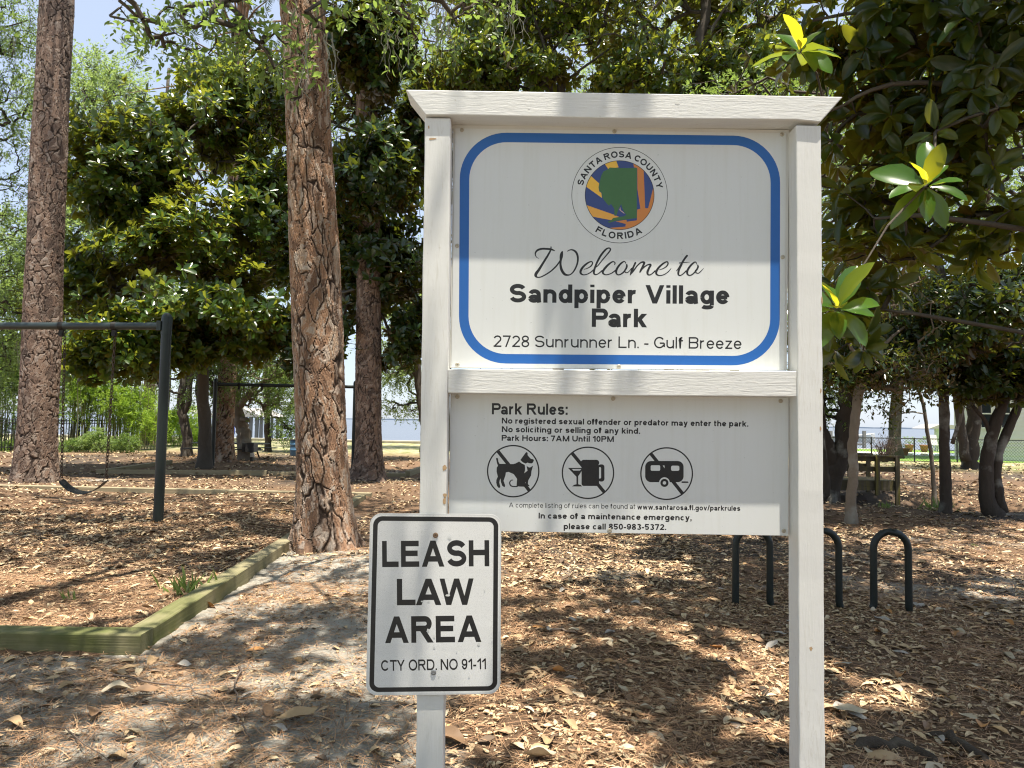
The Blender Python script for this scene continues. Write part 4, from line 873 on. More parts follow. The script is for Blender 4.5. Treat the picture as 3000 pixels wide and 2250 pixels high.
magnolia('broad glossy magnolia filling the space between the two leftmost pines', (b[0], b[1], 0), [(b[0], b[1], -.2), bx(600, 1250, 20.5), bx(596, 1050, 20.3), bx(600, 850, 20), bx(575, 650, 20), bx(545, 480, 20), bx(530, 330, 20)],
    [([bx(598, 900), bx(480, 740, 19.5), bx(360, 640, 19)], .07, .02), ([bx(600, 800), bx(720, 640, 20), bx(820, 560, 20.5)], .07, .02), ([bx(590, 700), bx(470, 540, 20), bx(400, 430, 20)], .05, .02), ([bx(598, 960), bx(430, 900, 18.5), bx(330, 960, 17.8)], .05, .015), ([bx(598, 1000), bx(750, 900, 19), bx(830, 930, 18.5)], .05, .015)],
    [pb(560, 420, 20, 260, 170, 2.2, 400), pb(350, 560, 19, 190, 180, 1.8, 270), pb(760, 600, 20, 170, 260, 2.0, 340), pb(500, 760, 18.5, 250, 190, 2.0, 380), pb(330, 1010, 17.5, 110, 70, 1.0, 70), pb(420, 980, 18, 150, 90, 1.6, 160), pb(720, 900, 18.5, 150, 100, 1.6, 200), pb(480, 1020, 19, 130, 50, 1.3, 70), pb(380, 440, 19.5, 160, 140, 1.5, 110), pb(560, 1030, 19, 100, 36, 1.2, 40), pb(730, 1010, 19.5, 110, 40, 1.3, 60), pb(240, 1060, 17.5, 60, 60, .8, 24), pb(760, 330, 20.5, 120, 130, 1.5, 150), pb(560, 900, 19.5, 330, 130, 1.8, 330), pb(260, 780, 19, 90, 110, 1.2, 90), pb(640, 250, 20.5, 130, 80, 1.4, 100)], .275, W=.5, r=.2, r1=.05)
b = P(975, 1390, 19)
magnolia('dense dark magnolia closing the view between the big pine and the sign', (b[0], b[1], 0), [(b[0], b[1], -.2), P(975, 1200, 19), P(1000, 900, 19), P(1040, 600, 19), P(1060, 250, 19), P(1070, 0, 19)],
    [([P(985, 1000, 19), P(1120, 850, 18.5), P(1210, 800, 18)], .06, .02), ([P(1010, 800, 19), P(1130, 560, 18.5), P(1220, 450, 18)], .06, .02), ([P(1010, 820, 19), P(930, 620, 19), P(880, 520, 19)], .05, .02)],
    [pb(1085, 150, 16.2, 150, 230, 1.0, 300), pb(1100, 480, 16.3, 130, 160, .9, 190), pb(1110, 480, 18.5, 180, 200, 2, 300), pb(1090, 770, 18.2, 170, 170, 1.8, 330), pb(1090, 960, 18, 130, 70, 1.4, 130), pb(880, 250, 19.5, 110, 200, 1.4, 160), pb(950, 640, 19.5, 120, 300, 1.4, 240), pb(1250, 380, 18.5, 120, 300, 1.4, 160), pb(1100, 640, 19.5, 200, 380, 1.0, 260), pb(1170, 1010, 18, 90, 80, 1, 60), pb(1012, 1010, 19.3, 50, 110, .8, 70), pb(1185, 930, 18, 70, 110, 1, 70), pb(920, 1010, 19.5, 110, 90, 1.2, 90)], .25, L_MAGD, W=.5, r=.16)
b = P(2058, 1420, 16.5)
magnolia('magnolia whose straight trunk rises above the middle of the sign header', (b[0], b[1], 0), [(b[0], b[1], -.2), P(2058, 1000, 16.5), P(2055, 500, 16.5), P(2062, 230, 16.5), P(2050, 120, 16.5), P(2068, 0, 16.5), P(2060, -300, 16.5)],
    [([P(2060, 170, 16.5), P(2090, 80, 16), P(2140, 0, 15.8)], .05, .025), ([P(2040, 170, 16.5), P(1960, 130, 16.2), P(1900, 110, 16)], .04, .015), ([P(2075, 165, 16.5), P(2210, 150, 16.2), P(2290, 180, 16)], .04, .015), ([P(2058, 280, 16.5), P(1950, 210, 16.2), P(1850, 230, 16)], .035, .015)],
    [pb(2060, 40, 16.5, 270, 120, 2, 300), pb(1830, 170, 16.2, 150, 110, 1.8, 110), pb(2200, 220, 16, 160, 110, 1.6, 150), pb(2050, 280, 16.5, 250, 80, 1.6, 140), pb(2050, -180, 16.5, 400, 160, 2.5, 300), pb(2080, 620, 16.5, 250, 250, 1.6, 260), pb(1900, 950, 17, 200, 100, 1.4, 90), pb(2200, 930, 17, 170, 130, 1.4, 100)], .215, L_MAG, W=.47, r=.17, r1=.1, up=.2)
b = P(1600, 1420, 17.5)
magnolia('magnolia with forked dark limbs showing over the left half of the sign header', (b[0], b[1], 0), [(b[0], b[1], -.2), P(1640, 1000, 17.5), P(1630, 500, 17.5), P(1645, 200, 17.5), P(1600, 150, 17.5), P(1575, 60, 17.5), P(1540, -150, 17.5)],
    [([P(1615, 270, 17.5), P(1605, 180, 17), P(1590, 120, 17), P(1560, 40, 17)], .055, .03), ([P(1630, 300, 17.5), P(1500, 240, 17), P(1430, 190, 17)], .04, .02), ([P(1640, 250, 17.5), P(1720, 190, 17), P(1790, 140, 17)], .04, .02)],
    [pb(1430, 60, 17.5, 190, 130, 2, 300), pb(1600, 230, 17, 200, 70, 1.8, 130), pb(1680, 40, 17.5, 170, 90, 2, 190), pb(1400, 210, 17, 150, 80, 1.5, 130), pb(1560, -170, 17.5, 360, 150, 2.5, 260), pb(1600, 600, 17.5, 250, 250, 1.6, 260), pb(1500, 900, 18, 200, 120, 1.4, 110), pb(1720, 980, 18, 150, 90, 1.3, 70), pb(1800, 250, 17, 120, 50, 1.2, 60)], .215, L_MAG, W=.47, r=.15, r1=.07, up=.2)
# ---------------- trees with small leaves
def keep_left(p, d, lim):
    q = np.array([proj(a)[0] for a in p]); k = q < lim; return p[k], d[k]
def oak(label, base, trunk, limbs, blobs, leaf=.075, W=.42, mat=L_OAK, wood=B_OAK, r=.2, r1=.08, nl=(9, 16), tw=.4, name='oak_tree', cat='oak tree', group='oaks in the park', cut=.15, freq=.9, flare=.5, droop=.3, moss=0, kmax=.05, rtip=.0045, lim=None):
    t = Tree(name, label, cat, base, wood, group)
    if trunk: t.limb(trunk, r, r1, 12, .07, flare)
    for l, a, b in limbs: t.limb(l, a, b, 8)
    p, d = blob_points(blobs)
    if lim: p, d = keep_left(p, d, lim)
    if cut: k = lumps(p[:, 0] + p[:, 1]*.35, p[:, 2]*1.15 + p[:, 1]*.2, freq*1.6, 4, 9) > -cut*2.4; p, d = p[k], d[k]
    mb = MB(); sprays(mb, p, d*.8 + np.array([0, 0, .15]), leaf, W, T_LO, nl, tw, droop)
    t.crown(p, kmax=kmax, rtip=rtip); extra = []
    if moss:
        mm = MB(); q = p[rng.integers(0, len(p), moss)]
        for a in q:
            for _ in range(rng.integers(5, 11)):
                L = rng.uniform(.25, .8); o = rng.normal(0, .05, 3); w_ = np.cumsum(rng.normal(0, .02, (5, 3)), 0); pts = a + o + w_; pts[:, 2] = a[2] - np.linspace(0, L, 5); mm.tube(pts, np.linspace(.006, .002, 5), 3, False)
        extra = [('hanging_moss', mm, MOSS)]
    return t.done(mb, mat, extra=extra)
MOSS = simple('grey hanging moss', (.26, .26, .20), .9, .2, 20, .1)
b = P(90, 1300, 34)
oak('tall pale green oak far behind the leftmost pine', (b[0], b[1], 0), [(b[0], b[1], -.2), P(90, 1100, 34), P(110, 800, 34), P(180, 500, 34), P(230, 300, 34)], [([P(95, 1000, 34), P(0, 800, 33), P(-80, 640, 33)], .1, .03), ([P(110, 800, 34), P(260, 650, 34), P(360, 560, 34)], .1, .03)],
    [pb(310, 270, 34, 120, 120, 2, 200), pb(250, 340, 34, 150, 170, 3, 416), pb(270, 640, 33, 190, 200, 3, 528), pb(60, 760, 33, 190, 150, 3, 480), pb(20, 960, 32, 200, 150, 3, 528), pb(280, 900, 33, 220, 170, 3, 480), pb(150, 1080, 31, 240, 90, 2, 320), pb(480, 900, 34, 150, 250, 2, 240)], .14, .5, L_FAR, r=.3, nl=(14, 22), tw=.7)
b = P(-420, 1420, 17)
oak('small leaved oak reaching in from beyond the left edge in front of the sky', (b[0], b[1], 0), [(b[0], b[1], -.2), P(-420, 1000, 17), P(-380, 600, 17), P(-330, 300, 17)], [([P(-380, 640, 17), P(-150, 420, 17), P(60, 330, 17)], .06, .012), ([P(-360, 450, 17), P(-150, 150, 17), P(80, 60, 17)], .06, .012), ([P(-400, 900, 17), P(-200, 760, 17), P(20, 700, 17)], .05, .01)],
    [pb(10, 60, 17, 110, 110, 1.2, 110), pb(30, 300, 17, 90, 130, 1.2, 80), pb(10, 520, 17, 90, 110, 1.2, 60), pb(-60, 200, 17, 150, 240, 1.5, 90), pb(10, 800, 17, 110, 170, 1.2, 120), pb(10, 1010, 18, 90, 130, 1.2, 90), pb(50, 930, 17, 60, 130, 1, 40), pb(-200, 400, 17, 200, 350, 1.5, 120)], .075, .45, L_OAK, B_DARK, r=.22, nl=(14, 24), tw=.5, cut=0, moss=14, rtip=.0028, lim=150)
# middle distance trunks on the left
b = G(545, 1337)
oak('crooked forked oak with a bulge, beyond the front swing post', b, [b-[0, 0, .2], P(549, 1290, b[1]), P(540, 1235, b[1]), P(530, 1195, b[1]), P(533, 1150, b[1]), P(545, 1080, b[1]), P(540, 980, b[1])], [([P(536, 1215, b[1]), P(552, 1180, b[1]), P(556, 1120, b[1]), P(575, 1050, b[1])], .12, .09), ([P(540, 1100, b[1]), P(500, 1110, b[1]-.5), P(470, 1080, b[1]-1)], .05, .02)],
    [pb(540, 1080, b[1], 100, 70, 1.5, 110), pb(520, 960, b[1], 150, 90, 2, 150), pb(480, 1120, b[1], 60, 40, 1, 40), pb(575, 1150, b[1], 50, 30, 1, 26)], .1, .42, L_OAK, r=.19, r1=.12)
b = G(604, 1355, 0)
oak('straight dark oak trunk just left of the far green swing post', b, [b-[0, 0, .2], P(600, 1250, b[1]), P(591, 1150, b[1]), P(585, 1050, b[1]), P(580, 900, b[1])], [([P(588, 1100, b[1]), P(620, 1060, b[1]), P(650, 1000, b[1])], .06, .03)],
    [pb(610, 1100, b[1], 80, 60, 1.2, 80), pb(600, 960, b[1], 170, 110, 2, 170), pb(640, 1170, b[1], 30, 26, .8, 14)], .1, .42, L_OAK, B_DARK, r=.205, r1=.16)
b = G(722, 1347)
oak('leaning oak with a lopped knot and long right limb behind the grill', b, [b-[0, 0, .2], P(715, 1290, b[1]), P(706, 1240, b[1]), P(692, 1190, b[1]), P(690, 1130, b[1]), P(680, 1040, b[1])], [([P(698, 1190, b[1]), P(728, 1160, b[1]-.4), P(760, 1125, b[1]-.6), P(860, 1080, b[1]-1)], .15, .05), ([P(708, 1228, b[1]-.18), P(724, 1230, b[1]-.3), P(727, 1238, b[1]-.3)], .09, .07)],
    [pb(720, 1080, b[1], 130, 80, 2, 210), pb(820, 1060, b[1]-.5, 130, 80, 2, 220), pb(770, 1180, b[1], 80, 34, 1, 70), pb(740, 980, b[1], 170, 90, 2, 130)], .1, .45, L_OAK, B_GREY, r=.27, r1=.14)
b = G(787, 1323)
oak('slim young oak near the water beside the blue barrel', b, [b-[0, 0, .2], P(784, 1260, b[1]), P(780, 1180, b[1]), P(778, 1060, b[1]), P(780, 960, b[1])], [([P(782, 1180, b[1]), P(830, 1150, b[1]), P(870, 1190, b[1])], .05, .02)],
    [pb(850, 1180, b[1], 60, 60, 1.5, 110), pb(855, 1265, b[1], 34, 34, 1, 46), pb(780, 1110, b[1], 110, 50, 1.5, 90), pb(880, 1100, b[1], 80, 80, 1.5, 80)], .12, .45, L_OAK, B_DARK, r=.14, r1=.1)
b = G(1243, 1350)
oak('oak with a sinuous trunk half hidden by the left sign post', b, [b-[0, 0, .2], P(1242, 1250, b[1]), P(1226, 1130, b[1]), P(1222, 1000, b[1]), P(1232, 880, b[1]), P(1245, 700, b[1])], [([P(1226, 1120, b[1]), P(1190, 1060, b[1]), P(1150, 1040, b[1])], .07, .02)],
    [pb(1170, 1080, b[1]+1, 80, 80, 1.8, 190), pb(1150, 1185, b[1]+1, 60, 34, 1, 50), pb(1215, 1200, b[1]+1, 40, 30, 1, 22), pb(1180, 930, b[1], 110, 100, 2, 120)], .1, .45, L_FAR, B_OAK, r=.16, r1=.11)
# backing trees that close the wood behind the sign
for lab, px, y, blobs, mt in (
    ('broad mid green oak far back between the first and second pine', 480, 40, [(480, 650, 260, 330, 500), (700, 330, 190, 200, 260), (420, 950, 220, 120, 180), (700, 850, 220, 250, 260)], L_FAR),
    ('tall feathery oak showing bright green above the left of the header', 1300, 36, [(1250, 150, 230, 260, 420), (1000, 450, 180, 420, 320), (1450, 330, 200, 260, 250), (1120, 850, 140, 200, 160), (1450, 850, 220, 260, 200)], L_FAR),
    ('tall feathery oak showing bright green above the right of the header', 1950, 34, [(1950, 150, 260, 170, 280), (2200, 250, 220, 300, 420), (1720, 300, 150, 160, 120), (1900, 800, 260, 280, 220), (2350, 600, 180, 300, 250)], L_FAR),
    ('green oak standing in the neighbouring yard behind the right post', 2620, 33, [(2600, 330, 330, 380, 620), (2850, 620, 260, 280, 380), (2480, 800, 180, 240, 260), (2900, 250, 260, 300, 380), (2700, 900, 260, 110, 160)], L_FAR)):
    b = P(px, 1310, y)
    oak(lab, (b[0], b[1], 0), [(b[0], b[1], -.2), P(px+8, 1000, y), P(px-10, 600, y), P(px+15, 200, y)], [], [pb(a, c, y, rx, ry, 2.6, n) for a, c, rx, ry, n in blobs], .125, .5, mt, r=.28, nl=(14, 22), tw=.7, group='tall oaks closing the view', cut=.3)
# ---------------- right hand trees
b = G(2490, 1535)
oak('slender pale trunk leaning right in front of the wooden footbridge', b, [b-[0, 0, .2], P(2494, 1470, b[1]), P(2500, 1380, b[1]), P(2498, 1300, b[1]), P(2508, 1200, b[1]), P(2528, 1090, b[1]), P(2545, 950, b[1]), P(2555, 760, b[1])], [([P(2530, 1080, b[1]), P(2600, 1000, b[1]-.2), P(2660, 950, b[1])], .035, .015)],
    [pb(2570, 900, b[1], 150, 160, 1.4, 200), pb(2490, 1040, b[1], 80, 80, 1, 100), pb(2600, 1090, b[1], 100, 60, 1, 90)], .1, .42, L_MAGD, B_GREY, r=.078, r1=.06, flare=.6, nl=(7, 12))
b = G(2420, 1460)
oak('dark oak split low into two stems right of the white sign post', b, [b-[0, 0, .2], P(2440, 1400, b[1]), P(2462, 1340, b[1]), P(2475, 1250, b[1]), P(2482, 1150, b[1]), P(2490, 950, b[1])], [([P(2445, 1385, b[1]), P(2425, 1300, b[1]), P(2405, 1240, b[1]), P(2395, 1100, b[1])], .14, .09), ([P(2398, 1455, b[1]-.4), P(2420, 1440, b[1]-.4), P(2412, 1330, b[1]-.4), P(2400, 1200, b[1]-.4)], .1, .06)],
    [(6.8, 14.5, 8.0, 4.2, 3.2, 1.3, 2500), (10.5, 17.5, 8.5, 3.5, 3.5, 1.4, 2300), pb(2440, 1050, b[1], 90, 90, 1.6, 110), pb(2420, 1190, b[1]+.6, 50, 50, 1, 34), pb(2500, 880, b[1], 160, 140, 2, 150)], .1, .42, L_OAK, B_DARK, r=.2, r1=.14)
b = G(2772, 1502)
magnolia('straight dark young magnolia trunk rising from the ditch bank', b, [b-[0, 0, .3], P(2770, 1420, b[1]), P(2766, 1300, b[1]), P(2766, 1150, b[1]), P(2760, 950, b[1]), P(2750, 720, b[1]), P(2745, 560, b[1])],
    [([P(2766, 1130, b[1]), P(2680, 1050, b[1]-.3), P(2600, 1090, b[1]-.3)], .03, .012), ([P(2764, 1000, b[1]), P(2860, 900, b[1]), P(2930, 880, b[1])], .03, .012)],
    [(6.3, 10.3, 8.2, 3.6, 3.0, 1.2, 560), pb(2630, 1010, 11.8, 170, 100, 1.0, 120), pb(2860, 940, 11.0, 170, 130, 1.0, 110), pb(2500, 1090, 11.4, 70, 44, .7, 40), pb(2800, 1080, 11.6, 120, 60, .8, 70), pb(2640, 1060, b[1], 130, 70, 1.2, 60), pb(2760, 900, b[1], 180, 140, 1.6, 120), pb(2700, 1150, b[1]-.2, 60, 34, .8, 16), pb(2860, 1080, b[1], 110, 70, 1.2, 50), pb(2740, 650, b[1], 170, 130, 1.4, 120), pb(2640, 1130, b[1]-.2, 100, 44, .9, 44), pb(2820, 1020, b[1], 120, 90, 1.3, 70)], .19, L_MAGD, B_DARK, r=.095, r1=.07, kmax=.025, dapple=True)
b = G(2925, 1510)
magnolia('dark magnolia clump of several leaning stems at the right edge', b, [b-[0, 0, .2], P(2890, 1450, b[1]), P(2895, 1330, b[1]), P(2925, 1220, b[1]), P(2960, 1120, b[1]), P(2975, 980, b[1])],
    [([P(2935, 1500, b[1]), P(2920, 1420, b[1]), P(2925, 1330, b[1]), P(2965, 1230, b[1]), P(2995, 1150, b[1]), P(3040, 1050, b[1])], .1, .06), ([P(2905, 1310, b[1]), P(2890, 1240, b[1]), P(2850, 1190, b[1])], .05, .03), ([P(2945, 1145, b[1]), P(2900, 1110, b[1]), P(2830, 1120, b[1])], .03, .015)],
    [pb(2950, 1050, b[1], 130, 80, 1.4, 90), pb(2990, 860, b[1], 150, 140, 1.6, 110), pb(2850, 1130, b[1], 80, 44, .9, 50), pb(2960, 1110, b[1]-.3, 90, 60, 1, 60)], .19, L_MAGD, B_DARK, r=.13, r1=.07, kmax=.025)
b = G(2845, 1386)
oak('thick twin oak trunk in front of the white sided house', b, [b-[0, 0, .2], P(2842, 1330, b[1]), P(2855, 1220, b[1]), P(2850, 1100, b[1]), P(2850, 900, b[1])], [([P(2830, 1350, b[1]-.2), P(2812, 1230, b[1]-.2), P(2800, 1130, b[1]-.2), P(2790, 980, b[1])], .17, .1), ([P(2790, 1300, b[1]-1), P(2815, 1220, b[1]-1), P(2830, 1160, b[1]-1)], .07, .05)],
    [pb(2830, 980, b[1], 220, 110, 2.5, 260), pb(2920, 1090, b[1]-1, 110, 50, 1.5, 60), pb(2720, 1090, b[1], 100, 60, 1.5, 90), pb(2850, 720, b[1], 240, 150, 2.5, 230)], .1, .42, L_OAK, B_DARK, r=.26, r1=.2)
b = G(2738, 1460)
oak('thin curved sapling between the footbridge and the straight dark trunk', b, [b-[0, 0, .3], P(2733, 1390, b[1]), P(2726, 1320, b[1]), P(2714, 1250, b[1]), P(2706, 1190, b[1]), P(2690, 1140, b[1]), P(2660, 1080, b[1])], [],
    [pb(2660, 1175, b[1], 100, 36, 1, 80), pb(2640, 1100, b[1], 110, 60, 1.2, 70), pb(2590, 1200, b[1], 40, 24, .8, 12)], .1, .42, L_MAGD, B_GREY, r=.045, r1=.03, nl=(6, 10), kmax=.02)
# ---------------- near magnolia whose boughs fill the upper right
t = Tree('magnolia_tree', 'near magnolia bough with very large glossy leaves over the upper right corner', 'magnolia tree', (5.4, 3.6, 0), B_OAK, 'magnolias in the park')
t.limb([(5.4, 3.6, -.2), (5.3, 3.65, 1.2), (5.15, 3.7, 2.6), (4.9, 3.9, 4.2), (4.8, 4.0, 6.2)], .17, .07, 14, .05, .5)
for l, a, c in (([(5.2, 3.7, 2.2), (4.2, 4.1, 2.5), P(2780, 640, 4.4), P(2560, 640, 4.6)], .03, .009), ([(5.1, 3.75, 3.0), (4.0, 4.2, 3.4), P(2700, 240, 4.4), P(2420, 330, 4.6)], .03, .009), ([(4.95, 3.85, 3.8), (3.6, 4.3, 4.2), P(2650, 20, 4.6), P(2380, 60, 4.8)], .03, .009), ([(5.15, 3.7, 2.5), (4.4, 4.6, 2.8), P(2900, 420, 5.2), P(2650, 480, 5.6)], .026, .008), ([(5.25, 3.65, 1.7), (4.2, 4.2, 1.9), P(2750, 930, 4.6), P(2520, 900, 4.8)], .022, .008),
    ([(4.9, 3.9, 4.4), (3.2, 3.0, 5.6), (1.4, 2.2, 6.2)], .05, .014), ([(4.85, 3.95, 5.2), (3.6, 5.6, 6.4), (2.6, 7.4, 7.4)], .05, .014)): t.limb(l, a, c, 7)
pp, dd = blob_points([(*q[:6], int(q[6]*.55)) for q in [pb(2620, 60, 4.6, 300, 150, .7, 62), pb(2900, 150, 4.3, 200, 200, .7, 54), pb(2560, 330, 4.9, 200, 110, .6, 30), pb(2800, 420, 4.7, 220, 150, .7, 46), pb(2950, 640, 4.6, 130, 130, .6, 16), pb(2560, 620, 5.1, 150, 110, .6, 22), pb(2520, 830, 5.0, 110, 130, .5, 16), pb(2480, 980, 4.9, 80, 60, .4, 7), pb(2720, 720, 5.3, 160, 70, .5, 9), pb(2370, 130, 5.0, 70, 110, .4, 9)]])
sp_ = np.array([P(2712, 545, 3.75), P(2452, 905, 3.55), P(2345, 150, 4.4)])
for q in sp_: e_ = q - SUN*(q[2]/SUN[2]); GAPW.append((e_[0], e_[1], .5, .5, 1.0))
keep = np.ones(len(pp), bool)
for q in sp_: keep &= ~((np.hypot(*(pp-SUN*((pp[:, 2]-q[2])/SUN[2])[:, None]-q)[:, :2].T) < .42) & (pp[:, 2] > q[2]-.05))
pp, dd = pp[keep], dd[keep]
mb = MB(); rosettes(mb, pp, dd*.8 + np.array([-.15, -.25, .55]), .185, .42, T_HI, (6, 10), .3, (25, 95))
# the three sunlit whorls that stand out
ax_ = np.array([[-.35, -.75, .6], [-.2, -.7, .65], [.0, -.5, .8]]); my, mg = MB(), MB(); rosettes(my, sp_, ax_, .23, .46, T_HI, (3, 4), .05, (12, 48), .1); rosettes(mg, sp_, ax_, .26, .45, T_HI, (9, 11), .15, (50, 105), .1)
# high part of the crown, above the picture, which shades the ground on the right
ph_, dh_ = blob_points([(3.3, 4.0, 6.6, 3.3, 2.6, 1.0, 760), (2.6, 7.0, 7.6, 2.8, 2.4, .9, 560), (4.6, 8.2, 7.6, 2.4, 2.6, .9, 260), (1.7, 1.9, 6.6, 1.6, 1.4, .7, 230), (2.5, 3.0, 7.0, 2.0, 1.7, .6, 520), (3.8, 5.2, 7.4, 2.2, 1.6, .6, 380)], .6)
ph_, dh_ = no_view(*thin(ph_, dh_), y1=-150); rosettes(mb, ph_, dh_*.5 + [0, 0, .8], .2, .45, T_MD, (7, 10), .3)
t.crown(np.concatenate([pp, sp_, ph_]), kmax=.028, rtip=.005); t.done(mb, L_NEAR, extra=[('sunlit_yellow_leaves', my, L_SUNGLOW), ('sunlit_leaves', mg, L_SUNLIT)])
# ---------------- overhead oak: trunk off to the left, twigs hang into the top of the picture
t = Tree('oak_tree', 'overhanging oak whose mossy twigs dangle along the top of the picture', 'oak tree', (-5.6, 2.2, 0), B_OAK, 'oaks in the park')
t.limb([(-5.6, 2.2, -.2), (-5.5, 2.3, 1.5), (-5.2, 2.5, 3.4), (-4.6, 2.8, 5.2), (-3.8, 3.2, 6.6)], .26, .12, 14, .06, .5)
for l, a, c in (([(-4.8, 2.7, 4.8), (-3.4, 4.4, 5.8), P(520, -120, 6.5), P(700, 40, 6.6), P(760, 130, 6.6)], .07, .01), ([(-4.4, 2.9, 5.6), (-2.2, 4.0, 6.8), P(1150, -250, 6.5), P(1400, -60, 6.2), P(1560, -80, 6.0)], .07, .01), ([(-3.8, 3.2, 6.6), (-1.2, 2.6, 7.4), (1.2, 2.6, 7.6)], .09, .02), ([(-3.9, 3.2, 6.4), (-2.6, 6.0, 7.6), (-1.0, 8.2, 8.8)], .09, .02), ([(-4.8, 2.7, 4.9), (-5.2, 5.5, 6.8), (-5.6, 8.5, 8.6)], .09, .02)): t.limb(l, a, c, 7)
pv, dv = blob_points([(*q[:6], int(q[6]*.42)) for q in [pb(560, 60, 6.6, 200, 70, .5, 46), pb(480, 120, 6.7, 110, 60, .4, 18), pb(760, 120, 6.6, 130, 110, .5, 36), pb(900, 0, 6.2, 90, 40, .4, 6), pb(1090, 0, 6.0, 120, 40, .4, 14), pb(1350, 30, 6.2, 200, 45, .5, 26), pb(800, 210, 6.7, 60, 60, .3, 10), pb(935, 60, 4.0, 60, 26, .2, 4), pb(1180, 20, 5.0, 90, 40, .3, 8), pb(330, 30, 7.2, 80, 40, .4, 6)]])
mb = MB(); sprays(mb, pv, dv*.7 + [0, -.1, -.2], .082, .46, T_MD, (7, 12), .26, .35)
po, do = blob_points([(-3.2, 2.6, 7.2, 3.0, 2.6, .8, 650), (-.4, 3.2, 7.6, 2.2, 2.4, .8, 520), (-1.6, 6.8, 8.2, 2.6, 2.4, .8, 560), (-5.6, 7.6, 8.4, 2.8, 2.8, .9, 560), (1.2, 6.9, 8.4, 1.7, 1.9, .7, 280), (-.2, .6, 7.0, 2.2, 1.4, .7, 260), (-5.6, 10.6, 10.0, 3.0, 2.0, .9, 330), (-1.5, 10.4, 10.4, 2.6, 2.0, .9, 300)], .6)
po, do = no_view(*thin(po, do), y1=-120); sprays(mb, po, do*.6 + [0, 0, .2], .13, .5, T_LO, (13, 20), .5)
mm = MB()
for a in ((1268, 0, 6.3), (1290, 60, 6.3), (1470, 0, 6.1), (1490, 30, 6.1), (1285, 90, 6.3), (930, 130, 4.1), (1500, 60, 6.2), (1300, 0, 6.3), (700, 100, 6.6), (1160, 120, 6)):
    for _ in range(9):
        q = P(*a) + rng.normal(0, .05, 3); L = rng.uniform(.15, .5); w_ = np.cumsum(rng.normal(0, .022, (7, 3)), 0); pts = q + w_; pts[:, 2] = q[2]+.1 - np.linspace(0, L, 7); mm.tube(pts, np.linspace(.0045, .0015, 7), 3, False)
t.crown(np.concatenate([pv, po]), kmax=.03, rtip=.004); t.done(mb, L_OAK, extra=[('hanging_moss', mm, MOSS)])
# unseen oaks added behind the viewer to keep low sky light off the sign
for lab, x, y, m in (('broad unseen oak added behind the viewer to block low sky light', -5.5, -8, L_OAK), ('tall unseen oak added behind the viewer to block low sky light', 1.5, -10, L_OAK), ('round unseen oak added behind the viewer to the right to block sky light', 7.5, -7, L_OAK), ('unseen oak added to the left of the viewer to block sky light', -11, -2.5, L_OAK)):
    oak(lab, (x, y, 0), [(x, y, -.2), (x+.1, y, 1.5), (x-.1, y+.2, 3.5), (x, y, 6)], [], [(x, y, 3.8, 3.4, 2.4, 2.8, 420), (x+.6, y, 6.5, 3, 2.4, 2.2, 260)], .2, .5, m, nl=(10, 14), tw=.6, group='unseen oaks added behind the viewer', r=.25, cut=0)
# ================================================================ things further off
LIVING = simple('black iron', (.012, .012, .013), .5, .2, 20, .1, metal=.3)
t = thing('picket_fence', 'black iron picket fence behind the shrubs at the left with bright water showing through', 'fence', P(200, 1330, 31))
fa, fb = np.array([P(-120, 1290, 26)[0], 26.0]), np.array([P(440, 1290, 33.5)[0], 33.5]); fl = np.linalg.norm(fb-fa); fd = (fb-fa)/fl; mb = MB(); ps = MB()
for s in np.arange(0, fl, .115): q = fa + fd*s; z = float(gh(q[0], q[1])); mb.box((q[0]-.011, q[1]-.011, z+.06), (q[0]+.011, q[1]+.011, z+1.3))
for h in (.18, 1.12, 1.24): mb.tube([(*fa, h), (*fb, h)], .017, 4)
mb.build('picket_panel', LIVING, t)
for s in np.arange(0, fl, 2.3): q = fa + fd*s; MB().box((q[0]-.03, q[1]-.03, -.2), (q[0]+.03, q[1]+.03, 1.36)).build('post', LIVING, t)
settle(t)
def bamboo(label, px, y, stems, blobs, mat=L_LIME, name='bamboo_clump', cat='bamboo', leaf=.17, W=.2, group='bamboo and bright shrubs by the left fence', sh=3.2, sr=.022, tw=.45):
    b = P(px, 1300, y); t = thing(name, label, cat, (b[0], b[1], 0), group); mb = MB()
    for i in range(stems):
        x, yy = b[0] + rng.normal(0, .45), b[1] + rng.normal(0, .3); l = rng.normal(0, .25, 2); H = sh*rng.uniform(.7, 1.15)
        mb.tube([(x, yy, -.1), (x+l[0]*.3, yy+l[1]*.3, H*.5), (x+l[0], yy+l[1], H)], [sr, sr*.9, sr*.4], 5, False)
    mb.build('stems', CANE, t, smooth=True)
    p, d = blob_points(blobs); lf = MB(); sprays(lf, p, d*.6 + [0, 0, .2], leaf, W, T_LO, (12, 20), tw, .5); lf.build('crown', mat, t); settle(t)
CANE = simple('bamboo cane', (.2, .2, .09), .6, .3, 5, .1)
bamboo('tall lime green bamboo directly behind the left swing chain', 225, 30.5, 26, [pb(230, 1070, 30.5, 70, 90, 1.0, 150), pb(260, 1160, 30.5, 80, 60, 1.0, 90), pb(200, 1200, 30, 40, 50, .8, 30)])
bamboo('tall lime green bamboo behind the right swing chain', 325, 31, 24, [pb(320, 1090, 31, 70, 90, 1.0, 110), pb(340, 1180, 31, 70, 50, 1.0, 90)])
bamboo('arching yellow green bamboo between the swing chains and the green post', 405, 31.5, 22, [pb(400, 1190, 31.5, 65, 60, 1.0, 120), pb(430, 1250, 31.5, 50, 40, 1.0, 60)])
bamboo('bright lime shrub standing right of the front green swing post', 520, 36, 8, [pb(520, 1245, 36, 55, 52, 1.3, 190)], name='shrub', cat='shrub', sh=1.4)
